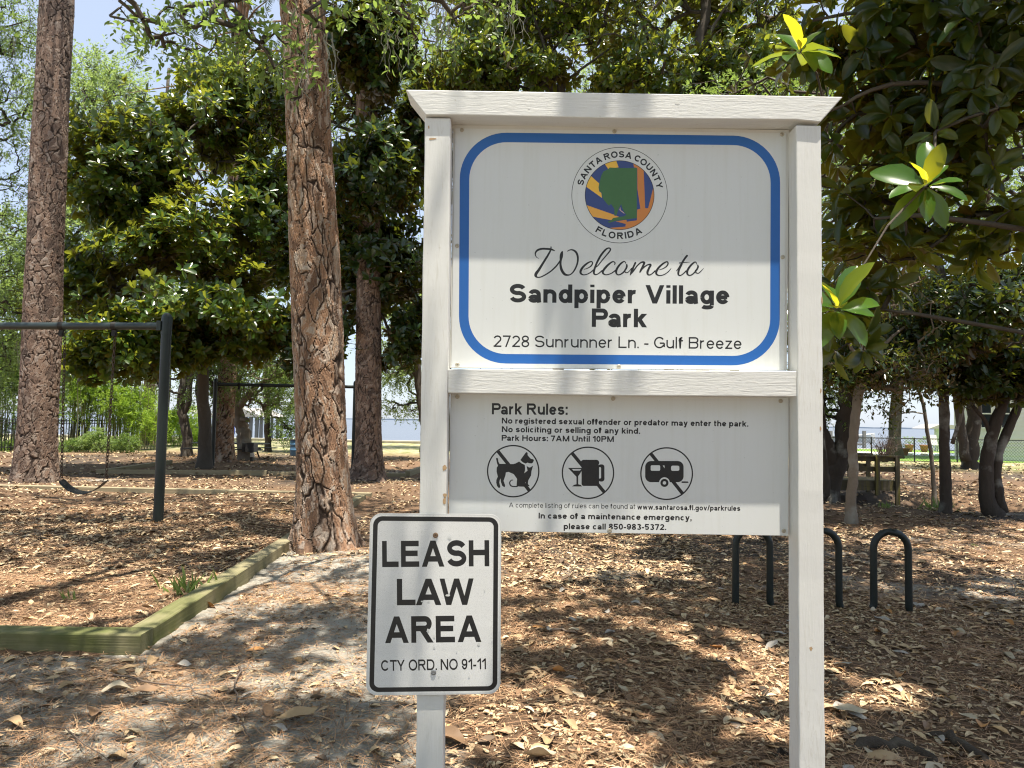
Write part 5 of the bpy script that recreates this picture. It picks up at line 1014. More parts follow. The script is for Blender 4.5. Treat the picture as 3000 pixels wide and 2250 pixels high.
bamboo('small round lime shrub in front of the grey boathouse', 576, 37, 5, [pb(576, 1285, 37, 20, 18, .6, 40)], name='shrub', cat='shrub', sh=.6, tw=.25)
bamboo('tall dark green thicket at the left edge behind the leftmost pine', 5, 29, 20, [pb(0, 1120, 29, 70, 140, 1.2, 260), pb(-60, 1050, 29, 90, 160, 1.2, 160)], L_OAK, leaf=.13, W=.3, name='shrub', cat='shrub')
for lab, px, py, rx, ry, n, m in (('low green shrub under the left swing chain', 212, 1303, 28, 20, 60, L_OAK), ('rounded yellow green shrub between the two swing chains', 275, 1288, 30, 26, 80, L_FAR), ('thin dry looking shrub beside the right swing chain', 320, 1303, 22, 18, 36, L_FAR), ('low dark shrub left of the front green swing post', 372, 1296, 34, 20, 60, L_OAK), ('dark low shrub beside the foot of the leftmost pine', 30, 1312, 40, 24, 70, L_OAK)):
    bamboo(lab, px, 28.5, 7, [pb(px, py, 28.5, rx, ry, .5, n)], m, 'shrub', 'shrub', .09, .4, 'low shrubs along the left fence', .45, .01, .2)
# picnic table and grill
MET = simple('dark painted steel', (.025, .025, .026), .5, .2, 30, .1)
pt = P(675, 1345, 25.6); t = thing('picnic_table', 'dark picnic table with a thin top and two benches beyond the far swing frame', 'picnic table', (pt[0], pt[1], 0))
x0, x1 = P(573, 1297, 25.6)[0], P(780, 1297, 25.6)[0]; zt = P(675, 1297, 25.6)[2]
MB().box((x0, 25.25, zt-.04), (x1, 26.0, zt)).build('table_top', MET, t, bevel=.01)
for yy in (24.75, 26.3): MB().box((x0-.1, yy, .36), (x1+.1, yy+.26, .395)).build('bench_seat', MET, t, bevel=.008)
for u in (.2, .8):
    xx = x0 + (x1-x0)*u; b = MB(); b.tube([(xx, 25.4, zt-.05), (xx, 24.9, 0)], .03, 6); b.tube([(xx, 25.85, zt-.05), (xx, 26.4, 0)], .03, 6); b.tube([(xx, 24.8, .34), (xx, 26.5, .34)], .025, 6); b.tube([(xx, 25.62, zt-.05), (xx+(.45 if u < .5 else -.45), 25.62, .34)], .02, 6); b.build('leg_frame', MET, t)
settle(t)
gq = P(735, 1352, 24.3); t = thing('park_grill', 'black box grill on a post in front of the leaning oak', 'grill', (gq[0], gq[1], 0))
a, b = P(716, 1298, 24.3), P(749, 1324, 24.3); bo = MB()
for lo, hi in (((a[0], 24.1, b[2]), (b[0], 24.13, a[2])), ((a[0], 24.47, b[2]), (b[0], 24.5, a[2])), ((a[0], 24.13, b[2]), (a[0]+.03, 24.47, a[2])), ((b[0]-.03, 24.13, b[2]), (b[0], 24.47, a[2])), ((a[0]+.03, 24.13, b[2]), (b[0]-.03, 24.47, b[2]+.03))): bo.box(lo, hi)
bo.build('fire_box', MET, t); gr = MB()
for u in np.linspace(0, 1, 9): gr.box((a[0]+.03+u*(b[0]-a[0]-.08), 24.13, a[2]-.06), (a[0]+.045+u*(b[0]-a[0]-.08), 24.47, a[2]-.045))
gr.build('grate', MET, t); MB().tube([(gq[0]+.02, 24.3, -.1), (gq[0]+.02, 24.3, b[2]-.001)], .05, 10).build('post', MET, t); MB().box((b[0]-.08, 24.02, b[2]-.16), (b[0]+.05, 24.06, b[2]-.02)).build('label_plate', M['ply'], t); settle(t)
bq_ = P(871, 1332, 28.6); t = thing('trash_barrel', 'faded blue plastic drum used as a bin left of the big pine', 'trash barrel', (bq_[0], bq_[1], 0)); BL = simple('faded blue plastic', (.06, .14, .24), .5, .2, 6, .05)
pr = [(.26, .0), (.285, .04), (.29, .2), (.30, .21), (.30, .24), (.29, .25), (.29, .42), (.30, .43), (.30, .46), (.29, .47), (.285, .62), (.27, .63), (.265, .58), (.26, .08), (.001, .08)]; k = 22; th = np.linspace(0, 2*math.pi, k, endpoint=False)
MB().add([(bq_[0]+r*math.cos(c), bq_[1]+r*math.sin(c), z) for r, z in pr for c in th], np.array([(i*k+j, i*k+(j+1) % k, (i+1)*k+(j+1) % k, (i+1)*k+j) for i in range(len(pr)-1) for j in range(k)])).build('barrel_body', BL, t, smooth=True)
MB().tube([(bq_[0]+.292*math.cos(c), bq_[1]+.292*math.sin(c), .63) for c in np.linspace(0, 2*math.pi, 25)], .016, 6, False).build('rim', MET, t); settle(t)
# dock with covered lift
GW = simple('grey dock timber', (.22, .21, .19), .85, .2, 8, .2, stretch=(1, 8, 8)); RF = simple('pale roof sheet', (.36, .34, .31), .7, .1, 6, .1)
t = thing('boat_dock', 'grey timber dock with roofed lift posts standing in the bay behind the leaning oak', 'dock', P(735, 1300, 58)); Y0 = 58
for px in (733, 751, 764):
    q = P(px, 1290, Y0); MB().box((q[0]-.12, Y0-.12, -1.2), (q[0]+.12, Y0+.12, P(px, 1221, Y0)[2])).build('roof_post', GW, t)
    MB().box((q[0]-.1, Y0+5, -1.2), (q[0]+.1, Y0+5.2, P(px, 1221, Y0)[2])).build('roof_post', GW, t)
a, b = P(712, 1221, Y0), P(772, 1209, Y0); MB().prism([(a[0]-1, Y0-.6, a[2]), (b[0]+.3, Y0-.6, a[2]), (b[0]-.4, Y0-.6, a[2]+.25), (a[0], Y0-.6, a[2]+.75), (a[0]-.6, Y0-.6, a[2]+.3)], (0, 6.6, 0)).build('roof', RF, t)
a, b = P(560, 1289, Y0), P(772, 1284, Y0); mb = MB()
for i in range(24): u0 = a[0] + (b[0]-a[0])*i/24; mb.box((u0, Y0-.5, b[2]-.35), (u0 + (b[0]-a[0])/24-.02, Y0+1.5, b[2]-.22))
mb.build('deck', GW, t); MB().box((a[0], Y0-.56, b[2]-.62), (b[0], Y0-.505, b[2]-.36)).build('fascia', GW, t)
for u in np.linspace(.02, .98, 6): x = a[0] + (b[0]-a[0])*u; MB().tube([(x, Y0+.4, -1.6), (x, Y0+.4, b[2]-.36)], .14, 8).build('piling', GW, t)
settle(t)
q = P(682, 1283, 57.5); t = thing('closed_umbrella', 'folded deep blue umbrella on the dock behind the reddish pine', 'umbrella', q); MB().tube([q + [0, 0, -.2], q + [0, 0, 1.15]], .03, 6).build('pole', MET, t); MB().tube([q + [0, 0, .25], q + [0, 0, .4], q + [0, 0, .8], q + [0, 0, 1.12]], [.13, .17, .12, .03], 9, True, .1).build('canopy', simple('blue canvas', (.03, .06, .35), .8), t, smooth=True); settle(t)
q = P(572, 1268, 52); t = thing('boathouse', 'small grey boathouse with a pale sloping roof beyond the lime shrubs', 'boathouse', q); W_ = 1.1
MB().box((q[0]-.3, 52, -1), (q[0]+W_, 54.5, P(572, 1249, 52)[2])).build('wall', simple('slate grey siding', (.10, .11, .14), .8), t); zr = P(572, 1249, 52)[2]
MB().prism([(q[0]-.5, 51.8, zr+.02), (q[0]+W_+.2, 51.8, zr+.02), (q[0]+.4, 51.8, zr+.2)], (0, 3, 0)).build('roof', simple('dark shingles', (.06, .06, .07), .9), t); settle(t)
q = P(570, 1222, 56); t = thing('boat_shelter', 'pale roofed boat shelter on posts seen left of the dark oak trunks', 'boat shelter', q); a = P(556, 1203, 56); b = P(590, 1220, 56)
MB().prism([(a[0]-.3, 56, a[2]), (b[0], 56, b[2]), (b[0], 56, b[2]+.1), (a[0]-.3, 56, a[2]+.14)], (0, 3, 0)).build('roof', RF, t); MB().box((a[0]-.3, 56, b[2]-.06), (b[0], 56.1, b[2]+.0)).build('beam', RF, t)
for px in (557, 588): c = P(px, 1221, 56); MB().box((c[0]-.07, 56.1, -1), (c[0]+.07, 56.24, c[2]-.02)).build('post', GW, t)
settle(t)
# ---------------------------------------------------------------- right: footbridge over the ditch
BW = N('damp mossy bridge timber'); _v = BW.obj((4, 30, 30)); _n = BW.noise(_v, 1.6, 5); _s = BW.noise(BW.obj((9, 9, .7)), 1.3, 3); BW = BW.bsdf(BW.mix(BW.ramp(_s, [(.5, 0.0), (.66, .8)]), BW.mix(_n, (.06, .05, .034), (.16, .135, .092)), (.2, .17, .035)), .85, BW.bump(_n, .5, .006), .2).m
yb = 15.4; t = thing('footbridge', 'small timber footbridge with railings crossing the dark ditch behind the slender trunk', 'footbridge', (P(2560, 1440, yb)[0], yb, 0))
xl, xr = P(2395, 1336, yb)[0], P(2638, 1336, yb)[0]; zt, zd, zf = P(2570, 1334, yb)[2], P(2570, 1408, yb)[2], P(2570, 1437, yb)[2]
for k_, yy in ((0, yb), (1, yb+1.25)):
    MB().box((xl, yy-.05, zt-.035), (xr+.02, yy+.09, zt)).build('top_rail', BW, t); MB().box((xl, yy+.002, zt-.13), (xr-.1, yy+.038, zt-.037)).build('rail_board', BW, t)
    MB().box((xl, yy+.002, zd+.19), (xr-.1, yy+.038, zd+.3)).build('rail_board', BW, t); MB().box((xl, yy-.0, zf), (xr-.08, yy+.04, zd-.002)).build('fascia', BW, t)
    for px in (2420, 2492, 2568, 2627): x = P(px, 1400, yb)[0]; MB().box((x-.045, yy-.062 if px == 2568 else yy-.052, zf-(.1 if px != 2627 else .35)), (x+.045, yy-.004, zt-.037)).build('post', BW, t)
mb = MB()
for x in np.arange(xl, xr-.1, .145): mb.box((x, yb+.05, zd-.035), (x+.138, yb+1.22, zd))
mb.build('deck', BW, t); settle(t)
# chain link fence
LK = simple('dark fence wire', (.035, .04, .04), .5, .2, 20, .1, metal=.4); t = thing('chain_link_fence', 'dark chain link fence between the park and the green lawn at the right', 'fence', P(2680, 1360, 30)); Yf = 30
fx = [P(px, 1320, Yf)[0] for px in (2360, 2429, 2553, 2679, 2804, 2928, 3060)]; zt = P(2679, 1285, Yf)[2]
for x in fx: MB().tube([(x, Yf, -.2), (x, Yf, zt+.04)], .03, 8).build('post', LK, t)
MB().tube([(fx[0], Yf, zt), (fx[-1], Yf, zt)], .022, 6).build('top_rail', LK, t); mb = MB(); H = zt - .06; s = .13
for x in np.arange(fx[0]-H, fx[-1], s):
    for sg in (1, -1):
        a, b = (x, .05), (x+H, zt-.02)
        if sg < 0: a, b = (x+H, .05), (x, zt-.02)
        if min(a[0], b[0]) < fx[0] or max(a[0], b[0]) > fx[-1]: continue
        mb.tube([(a[0], Yf-.03 - .012*(sg > 0), a[1]), (b[0], Yf-.03 - .012*(sg > 0), b[1])], .0045, 3, False)
mb.build('wire_mesh', LK, t); settle(t)
# lawn, pool, pots, house
def sheet(name, pts, z, mat): return tag(MB().add([(a, b, z) for a, b in pts], [list(range(len(pts)))]).build(name, mat), kind='structure')
LG = N('mown lawn'); _n = LG.noise(LG.obj(), 3, 6, .7); LG = LG.bsdf(LG.mix(_n, (.10, .19, .03), (.22, .34, .07)), .9, None, .2).m
lx0, lx1 = P(2400, 1320, 30.5)[0], 42
sheet('lawn', [(lx0, 30.5), (lx1, 30.5), (lx1+9, SHORE-.2), (lx0+5, SHORE-.2)], .135, LG)
px0, px1 = P(2660, 1335, 38)[0], P(2792, 1335, 38)[0]
sheet('pool_surround', [(px0-.8-2.6, 36.6), (px1+6, 36.6), (px1+6, 41.2), (px0-3.4, 41.2)], .142, simple('pale pool paving', (.6, .57, .5), .8))
sheet('pool_water', [(px0-.4, 37.0), (px1+5.5, 37.0), (px1+5.5, 39.6), (px0-.4, 39.6)], .15, simple('turquoise pool water', (.05, .30, .33), .1, .2, 2, .1))
TC = simple('terracotta', (.36, .17, .08), .8, .2, 8, .1); gb = MB()
def pot(label, px, py, y, r, h, fol, n):
    q = P(px, py, y); q[2] = .15; t = thing('flower_pot', label, 'flower pot', q, 'terracotta pots by the pool'); pr = [(r*.62, 0), (r*.95, h*.86), (r*1.08, h*.86), (r*1.08, h), (r*.92, h), (r*.85, h*.8), (.001, h*.8)]; k = 16; th = np.linspace(0, 2*math.pi, k, endpoint=False)
    MB().add([(q[0]+a*math.cos(c), q[1]+a*math.sin(c), q[2]+z) for a, z in pr for c in th], np.array([(i*k+j, i*k+(j+1) % k, (i+1)*k+(j+1) % k, (i+1)*k+j) for i in range(len(pr)-1) for j in range(k)])).build('pot', TC, t, smooth=True)
    lf = MB(); p, d = blob_points([(q[0], q[1], q[2]+h+fol*.5, r*1.1, r*1.1, fol*.7, n)]); sprays(lf, p, d*.4 + [0, 0, .8], .09, .4, T_LO, (6, 10), .15); lf.build('plant', L_FAR, t); settle(t)
pot('wide terracotta pot nearest the fence with small green leaves', 2647, 1336, 36.2, .29, .36, .12, 14); pot('tall terracotta pot with yellow green plant right of the wide pot', 2664, 1322, 42, .25, .42, .35, 34); pot('terracotta pot half hidden by the thin sapling', 2708, 1322, 42, .25, .42, .35, 34)
q = P(2591, 1342, 28.8); t = thing('shrub', 'bare twiggy reddish shrub in front of the chain link fence', 'shrub', (q[0], q[1], 0)); mb = MB()
for i in range(42):
    an = rng.uniform(0, 6.28); l = rng.uniform(.3, .95); top = np.array([q[0]+l*.62*math.cos(an), q[1]+l*.4*math.sin(an), rng.uniform(.75, 1.35)*(1-.25*l)]); mid = (np.array([q[0], q[1], .1])+top)/2 + rng.normal(0, .06, 3); mb.tube([(q[0], q[1], -.05), mid, top], [.014, .01, .006], 4, False)
    for _ in range(4): mb.tube([mid*.4+top*.6, top + rng.normal(0, .13, 3)], [.007, .004], 3, False)
mb.build('stems', simple('reddish twig', (.07, .045, .04), .8), t); lf = MB(); p, d = blob_points([(q[0], q[1], .85, .6, .4, .5, 60)]); sprays(lf, p, d, .05, .5, T_LO, (3, 6), .12); lf.build('leaves', leaf_mat('sparse reddish leaf', (.09, .06, .04), (.14, .09, .05), (.1, .07, .04), (.3, .2, .1), .3), t); settle(t)
# white sided house, standing at an angle so that only its front shows
SD = simple('white lap siding', (.62, .62, .6), .6, .05, 3, .05); hc_ = P(2797, 1200, 33.0); ha = rad(34); t = thing('house', 'white lap sided house with dark window showing between the trunks at the right', 'house', (hc_[0], hc_[1], 0))
HM = np.eye(4); HM[:3, 0] = (math.cos(ha), -math.sin(ha), 0); HM[:3, 1] = (math.sin(ha), math.cos(ha), 0); HM[:3, 3] = (hc_[0], hc_[1], 0)
def hp(px, py):
    """photo position on the front wall -> (along, height)"""
    d = ray(px, py); n = HM[:3, 1]; q = EYE + d*(((HM[:3, 3]-EYE) @ n)/(d @ n)); return float((q-HM[:3, 3]) @ HM[:3, 0]), float(q[2])
mb = MB(); zt = 6.6; LW = 4.6
for i in range(int(zt/.19)):
    z = -.2+i*.19; V = np.array([(0, -.022, z), (LW, -.022, z), (LW, -.004, z+.19), (0, -.004, z+.19)]); mb.add(V @ HM[:3, :3].T + HM[:3, 3], [(0, 1, 2, 3)])
    V = np.array([(0, -.004, z), (LW, -.004, z), (LW, -.022, z), (0, -.022, z)]); mb.add(V @ HM[:3, :3].T + HM[:3, 3], [(0, 1, 2, 3)])
mb.box((0, 0, -.3), (LW, 9, zt), HM); mb.build('wall', SD, t)
MB().box((-.03, -.05, -.2), (.14, -.023, zt), HM).build('corner_board', M['ply'], t)
rv = np.array([(-.5, -.6, zt), (LW+.5, -.6, zt), (LW+.5, 4.5, zt+2.6), (-.5, 4.5, zt+2.6)]) @ HM[:3, :3].T + HM[:3, 3]
MB().prism(rv, (0, 0, .12)).build('roof', simple('grey shingle roof', (.14, .14, .15), .9), t)
for a, b in (((2874, 1172), (2904, 1252)), ((2934, 1172), (2960, 1252)), ((2870, 1010), (2902, 1080))):
    x0, z1 = hp(*a); x1, z0 = hp(*b); fr = MB()
    for lo, hi in (((x0-.09, -.07, z0-.09), (x0, -.024, z1+.09)), ((x1, -.07, z0-.09), (x1+.09, -.024, z1+.09)), ((x0, -.07, z1), (x1, -.024, z1+.09)), ((x0, -.08, z0-.09), (x1, -.024, z0)), ((x0, -.06, (z0+z1)/2-.03), (x1, -.036, (z0+z1)/2+.03))): fr.box(lo, hi, HM)
    fw_ = fr.build('window', M['ply'], t); MB().box((x0, -.034, z0), (x1, -.026, z1), HM).build('pane', simple('dark window glass', (.02, .024, .03), .06, .1, 2, .0), fw_)
settle(t)
# shelter post and bench on the water side, boat on a lift
q = P(2748, 1322, 45); t = thing('dock_shelter', 'white shelter roof on a post at the water edge beside the straight dark trunk', 'shelter', q); z1 = P(2748, 1256, 45)[2]; MB().box((q[0]-.1, 45, -.6), (q[0]+.08, 45.2, z1)).build('post', M['ply'], t); MB().prism([(q[0]-.65, 44.8, z1), (q[0]+2, 44.8, z1), (q[0]+2, 44.8, z1+.16), (q[0]+.1, 44.8, z1+.3)], (0, 2, 0)).build('roof', RF, t); settle(t)
q = P(2742, 1322, 43); t = thing('garden_chair', 'pale garden chair on the lawn by the straight dark trunk', 'chair', (q[0], q[1], .15)); c = MB()
MB().box((q[0]-.3, 42.8, .52), (q[0]+.3, 43.3, .57)).build('seat', M['ply'], t); MB().prism([(q[0]-.3, 43.3, .572), (q[0]+.3, 43.3, .572), (q[0]+.3, 43.45, 1.15), (q[0]-.3, 43.45, 1.15)], (0, .04, 0)).build('backrest', M['ply'], t)
for a in (-.27, .23):
    for b in (42.82, 43.24): MB().box((q[0]+a, b, .13), (q[0]+a+.05, b+.05, .52)).build('leg', M['ply'], t)
settle(t)
q = P(2475, 1300, 54); t = thing('motor_boat', 'white motor boat raised on a lift behind the dark forked oak', 'boat', q); zs_ = P(2475, 1296, 54)[2]; st_ = []; 
secs = [(-2.1, .75, .5), (-1, .85, .5), (.6, .8, .55), (1.7, .45, .65), (2.3, .03, .75)]; V = []
for x, hw, top in secs: V += [(q[0]+x, 54-hw, zs_+top), (q[0]+x, 54-hw*.8, zs_+.15), (q[0]+x, 54, zs_), (q[0]+x, 54+hw*.8, zs_+.15), (q[0]+x, 54+hw, zs_+top)]
MB().add(V, [(i*5+j, i*5+5+j, i*5+6+j, i*5+1+j) for i in range(4) for j in range(4)] + [(0, 1, 2, 3, 4)] + [(i*5, i*5+4, i*5+9, i*5+5) for i in range(4)]).build('hull', M['panel'], t); MB().box((q[0]-1.2, 53.4, zs_+1.35), (q[0]+.8, 54.6, zs_+1.42)).build('canopy', M['panel'], t)
for a in (-1.1, .7): MB().tube([(q[0]+a, 53.5, zs_+.4), (q[0]+a, 53.5, zs_+1.36)], .03, 6).build('canopy_post', M['alu'], t)
settle(t)
q = P(2478, 1300, 53); t = thing('boat_lift', 'timber piles and beams of the boat lift under the white motor boat', 'boat lift', q)
for px in (2432, 2455, 2530): x = P(px, 1300, 53)[0]; MB().box((x-.1, 52.8, -1.4), (x+.1, 53, P(px, 1262, 53)[2])).build('pile', GW, t)
MB().box((P(2425, 1300, 53)[0], 52.85, zs_-.18), (P(2535, 1300, 53)[0], 53.05, zs_-.03)).build('beam', GW, t); settle(t)
# ================================================================ what lies on the ground
def dry_mat(name, stops, rough=.75):
    m = N(name); r = m.attr('rnd'); v = m.obj(); n = m.noise(v, 60, 4); g_ = m.node('NewGeometry')
    c = m.ramp(r, stops); c = m.mix(m.math('MULTIPLY', m.ramp(n, [(.5, 0.0), (.75, 1.0)]), .5), c, (.09, .06, .04)); c = m.mix(m.math('MULTIPLY', g_.outputs['Backfacing'], .5), c, (.30, .24, .17))
    return m.bsdf(c, rough, None, .35).m
L_DRY = dry_mat('dry leaf litter', [(0, (.08, .056, .04)), (.16, (.19, .13, .083)), (.38, (.41, .295, .175)), (.62, (.60, .455, .275)), (.9, (.56, .46, .31)), (1, (.55, .31, .12))])
STRAW = dry_mat('pine straw', [(0, (.14, .076, .043)), (.5, (.36, .2, .105)), (1, (.54, .35, .2))], .7)
def wedge(n, y0, y1, power=1.0):
    """random ground points inside the field of view"""
    y = (y0**2 + (y1**2-y0**2)*rng.uniform(0, 1, n)**power)**.5; x = rng.uniform(-.80, .80, n)*y + .1; return x, y
def ground_normal(x, y):
    e = .04; return unit(np.stack([gh(x-e, y)-gh(x+e, y), gh(x, y-e)-gh(x, y+e), np.full(len(x), 2*e)], 1))
inbed = lambda x, y: (x < cx0-.1) & (y > cy0+.1) & (y < 13.6)
def on_timber(x, y): return ((abs(x-cx0+.05) < .2) & (y > cy0-.12) & (y < 13.5)) | ((abs(y-cy0) < .13) & (x < cx0+.15))
def cover(x, y):
    """how thick the leaves lie"""
    c = .30 + .6*sstep(-.7, .7, x + .3*lumps(x, y, 1.2, 3, 3)) + .25*lumps(x, y, 1.6, 4, 15); c = np.where(inbed(x, y), .62 + .3*lumps(x, y, 1.3, 4, 6), c)
    c = c*(1 - .6*((x > 2.2) & (y > 6.4))) ; c = c - .75*np.exp(-((x-PINE[0]-.1)**2 + (y-PINE[1]+.75)**2)/.35); return np.clip(c, .04, 1)
T_CURL = [(np.array([(t, s*w_, a*(t-.5)**2 + b*abs(s)*w_*2 + c*s*w_*(t-.5)) for t, w_ in zip((0, .22, .5, .78, 1), (.04, .36, .5, .36, .03)) for s in (-1, 0, 1)]), [(i*3+j, i*3+3+j, i*3+4+j, i*3+1+j) for i in range(4) for j in (0, 1)]) for a, b, c in ((.22, .1, .2), (-.2, .12, -.3), (.1, .22, .4), (-.34, -.08, .2))]
T_FLATC = [(np.array([(0,0,0),(.3,-.42,a),(.3,.42,b),(.72,-.42,b),(.72,.42,a),(1,0,c),(.5,0,0)]), T_MD[1]) for a, b, c in ((.1, .05, .1), (.02, .22, -.05), (.2, .2, .15), (-.06, -.1, -.12))]
def strew(mb, n, y0, y1, L, tms, tilt, lift, dens=cover, W=(.34, .5)):
    x, y = wedge(n, y0, y1); k = (rng.uniform(0, 1, n) < dens(x, y)) & ~on_timber(x, y) & (np.hypot(x-PINE[0], y-PINE[1]-.3) > .42); x, y = x[k], y[k]; n = len(x)
    a = rng.uniform(0, 6.28, n); gn = unit(ground_normal(x, y) + rng.normal(0, tilt, (n, 3))); ax = unit(np.stack([np.cos(a), np.sin(a), 0*a], 1)); ax = unit(ax - gn*np.sum(ax*gn, 1)[:, None])
    z = gh(x, y) + lift*rng.uniform(.1, 1, n); ll = rng.uniform(*L, n); w_ = ll*rng.uniform(*W, n); rn = rng.uniform(0, 1, n)
    for i, tm in enumerate(tms):
        s = np.arange(n) % len(tms) == i
        leaf_verts(mb, np.stack([x, y, z], 1)[s] - ax[s]*ll[s][:, None]*.5, ax[s], gn[s], ll[s], w_[s], tm, rn[s])
lt = MB()
strew(lt, 30000, 2.9, 7.5, (.006, .02), T_FLATC, .3, .008, lambda x, y: np.clip(.75 + .4*lumps(x, y, 2.4, 4, 5), .25, 1), (.25, .7))
strew(lt, 22000, 2.9, 6.2, (.018, .055), T_FLATC, .12, .007); strew(lt, 3200, 2.9, 6.2, (.05, .1), T_CURL, .16, .014)
strew(lt, 42000, 5.8, 10.5, (.03, .075), T_FLATC, .13, .009); strew(lt, 3600, 6, 11, (.07, .13), T_CURL, .2, .018); strew(lt, 30000, 10, 18, (.05, .12), T_FLATC, .16, .014); strew(lt, 14000, 17, 29, (.1, .18), T_FLATC, .28, .03)
tag(lt.build('leaf_litter', L_DRY, smooth=True), kind='stuff')
ns = MB()
for n, y0, y1, wd in ((62000, 2.9, 6.5, .0026), (56000, 6, 12, .0042)):
    x, y = wedge(n, y0, y1); k = ~on_timber(x, y) & (rng.uniform(0, 1, n) < np.clip(.6 + .5*lumps(x, y, 2.1, 4, 1) + .3*inbed(x, y), .3, 1)); x, y = x[k], y[k]; n = len(x)
    a = rng.uniform(0, 6.28, n); ax = np.stack([np.cos(a), np.sin(a), rng.normal(0, .05, n)], 1); L = rng.uniform(.07, .19, n)
    leaf_verts(ns, np.stack([x, y, gh(x, y) + rng.uniform(.004, .018, n)], 1), ax, np.tile([0, 0, 1.0], (n, 1)) + rng.normal(0, .3, (n, 3)), L, wd, (np.array([(0,-.5,0),(0,.5,0),(.5,.5,.04),(.5,-.5,.04),(1,.3,0),(1,-.3,0)]), [(0,3,2,1),(3,5,4,2)]), rng.uniform(0, 1, n))
tag(ns.build('pine_straw', STRAW), kind='stuff')
# the leaves that show largest, each a thing of its own
DRYC = {'tan': (.40, .275, .15), 'brown': (.24, .145, .08), 'pale': (.45, .38, .27), 'grey': (.36, .33, .29), 'orange': (.46, .22, .07)}
protos = {}
for cn, cc in DRYC.items():
    m = N(cn + ' dry leaf'); v = m.obj(); n = m.noise(v, 55, 5, .7); vein = m.noise(m.obj((60, 8, 8)), 2, 2)
    c = m.mix(n, tuple(q*.72 for q in cc), tuple(min(1, q*1.15) for q in cc)); c = m.mix(m.ramp(n, [(.62, 0.0), (.72, .7)]), c, tuple(q*.35 for q in cc)); mt = m.bsdf(c, .6, m.bump(vein, .3, .002), .4).m
    protos[cn] = []
    for i in range(4):
        tt = np.linspace(0, 1, 9); ww = np.sin(np.pi*np.clip(tt, .02, .98)**.85)**.8*.5; a, b, c_ = [(.3, .25, .3), (-.35, .35, -.5), (.25, .5, .7), (-.6, -.2, .2)][i]
        V = [(t-.5, s*w_*.48, a*(t-.5)**2 + b*(s*w_)**2*1.6 + c_*s*w_*(t-.5)*.8 + .02*math.sin(9*t+3*s)) for t, w_ in zip(tt, ww) for s in (-1, -.5, 0, .5, 1)]
        V += [(-.5, .012, a*.25), (-.5, -.012, a*.25), (-.72, .008, a*.25-.03), (-.72, -.008, a*.25-.03)]
        F = [(r*5+s, r*5+5+s, r*5+6+s, r*5+1+s) for r in range(8) for s in range(4)] + [(45, 46, 48, 47)]
        mb = MB().add(V, F); o = mb.build('fallen_leaf', mt, smooth=True); protos[cn].append([o, False])
def zone(x, y):
    if x > 1.02: return 'on the shaded ground right of the right post'
    if x > -.28: return 'on the ground between the two sign posts'
    if y < 3.9: return 'on the sand along the bottom left of the picture'
    return 'on the sand between the mossy timber and the leash sign'
def put_leaf(cn, i, x, y, L, rz, tilt=(0, 0), lift=.018, label=None):
    pr = protos[cn][i]; o = pr[0] if not pr[1] else pr[0].copy()
    if pr[1]: COL.objects.link(o)
    pr[1] = True; n = Vector(ground_normal(np.array([x]), np.array([y]))[0])
    o.location = (x, y, float(gh(x, y)) + lift); o.scale = (L,)*3; o.rotation_euler = (Matrix.Rotation(tilt[0], 3, 'X') @ Matrix.Rotation(tilt[1], 3, 'Y') @ Matrix.Rotation(rz, 3, 'Z')).to_euler()
    lab = label or f'dry {cn} magnolia leaf lying {zone(x, y)}'; tag(o, lab, 'fallen leaf', lab.replace('dry', 'dry').replace(' leaf lying', ' leaves lying') if not label else None); return o
names = list(DRYC)
x, y = wedge(900, 2.95, 6.6); cnt = 0
for a, b in zip(x, y):
    if cnt >= 270: break
    if on_timber(a, b) or rng.uniform() > cover(a, b)*1.1 or inbed(a, b): continue
    q = proj((a, b, 0))
    if q[1] > 2290 or abs(a+.26) < .09 and abs(b-2.45) < .1: continue
    cn = names[int(rng.choice(5, p=[.36, .2, .26, .13, .05]))]; put_leaf(cn, int(rng.integers(4)), a, b, rng.uniform(.07, .13), rng.uniform(0, 6.28), rng.normal(0, .16, 2)); cnt += 1
for cn, i, px, py, L, lab, ti in (('orange', 0, 815, 1620, .17, 'fresh yellow orange leaf beside the timber at the foot of the big pine', (.2, 0)), ('pale', 1, 345, 2030, .16, 'broad bleached pale leaf lying flat below the timber corner', (0, 0)), ('brown', 0, 420, 2040, .16, 'wide brown oval leaf right of the bleached pale leaf', (.1, 0)), ('orange', 3, 618, 1778, .13, 'upright orange brown leaf leaning near the grass tuft at the timber', (-1.0, .2)),
    ('tan', 1, 40, 2120, .13, 'amber leaf lying near the bottom left corner', (0, .1)), ('tan', 0, 870, 2130, .2, 'large tan leaf lying left of the leash sign foot', (.1, 0)), ('pale', 2, 1580, 2245, .16, 'large pale curled leaf at the bottom edge between the posts', (-.3, 0)), ('brown', 1, 1320, 2195, .19, 'long rust edged leaf right of the left post', (.1, 0)), ('orange', 2, 1640, 1980, .09, 'round orange leaf standing on edge between the posts', (-.9, 0)), ('pale', 0, 2490, 2100, .17, 'large greenish pale leaf in the shade right of the right post', (.1, 0)), ('tan', 3, 2590, 2205, .18, 'long tan leaf near the roots at the lower right', (.1, 0))):
    g_ = G(px, py); put_leaf(cn, i, g_[0], g_[1], L, rng.uniform(-.4, .6), ti, .03, lab)
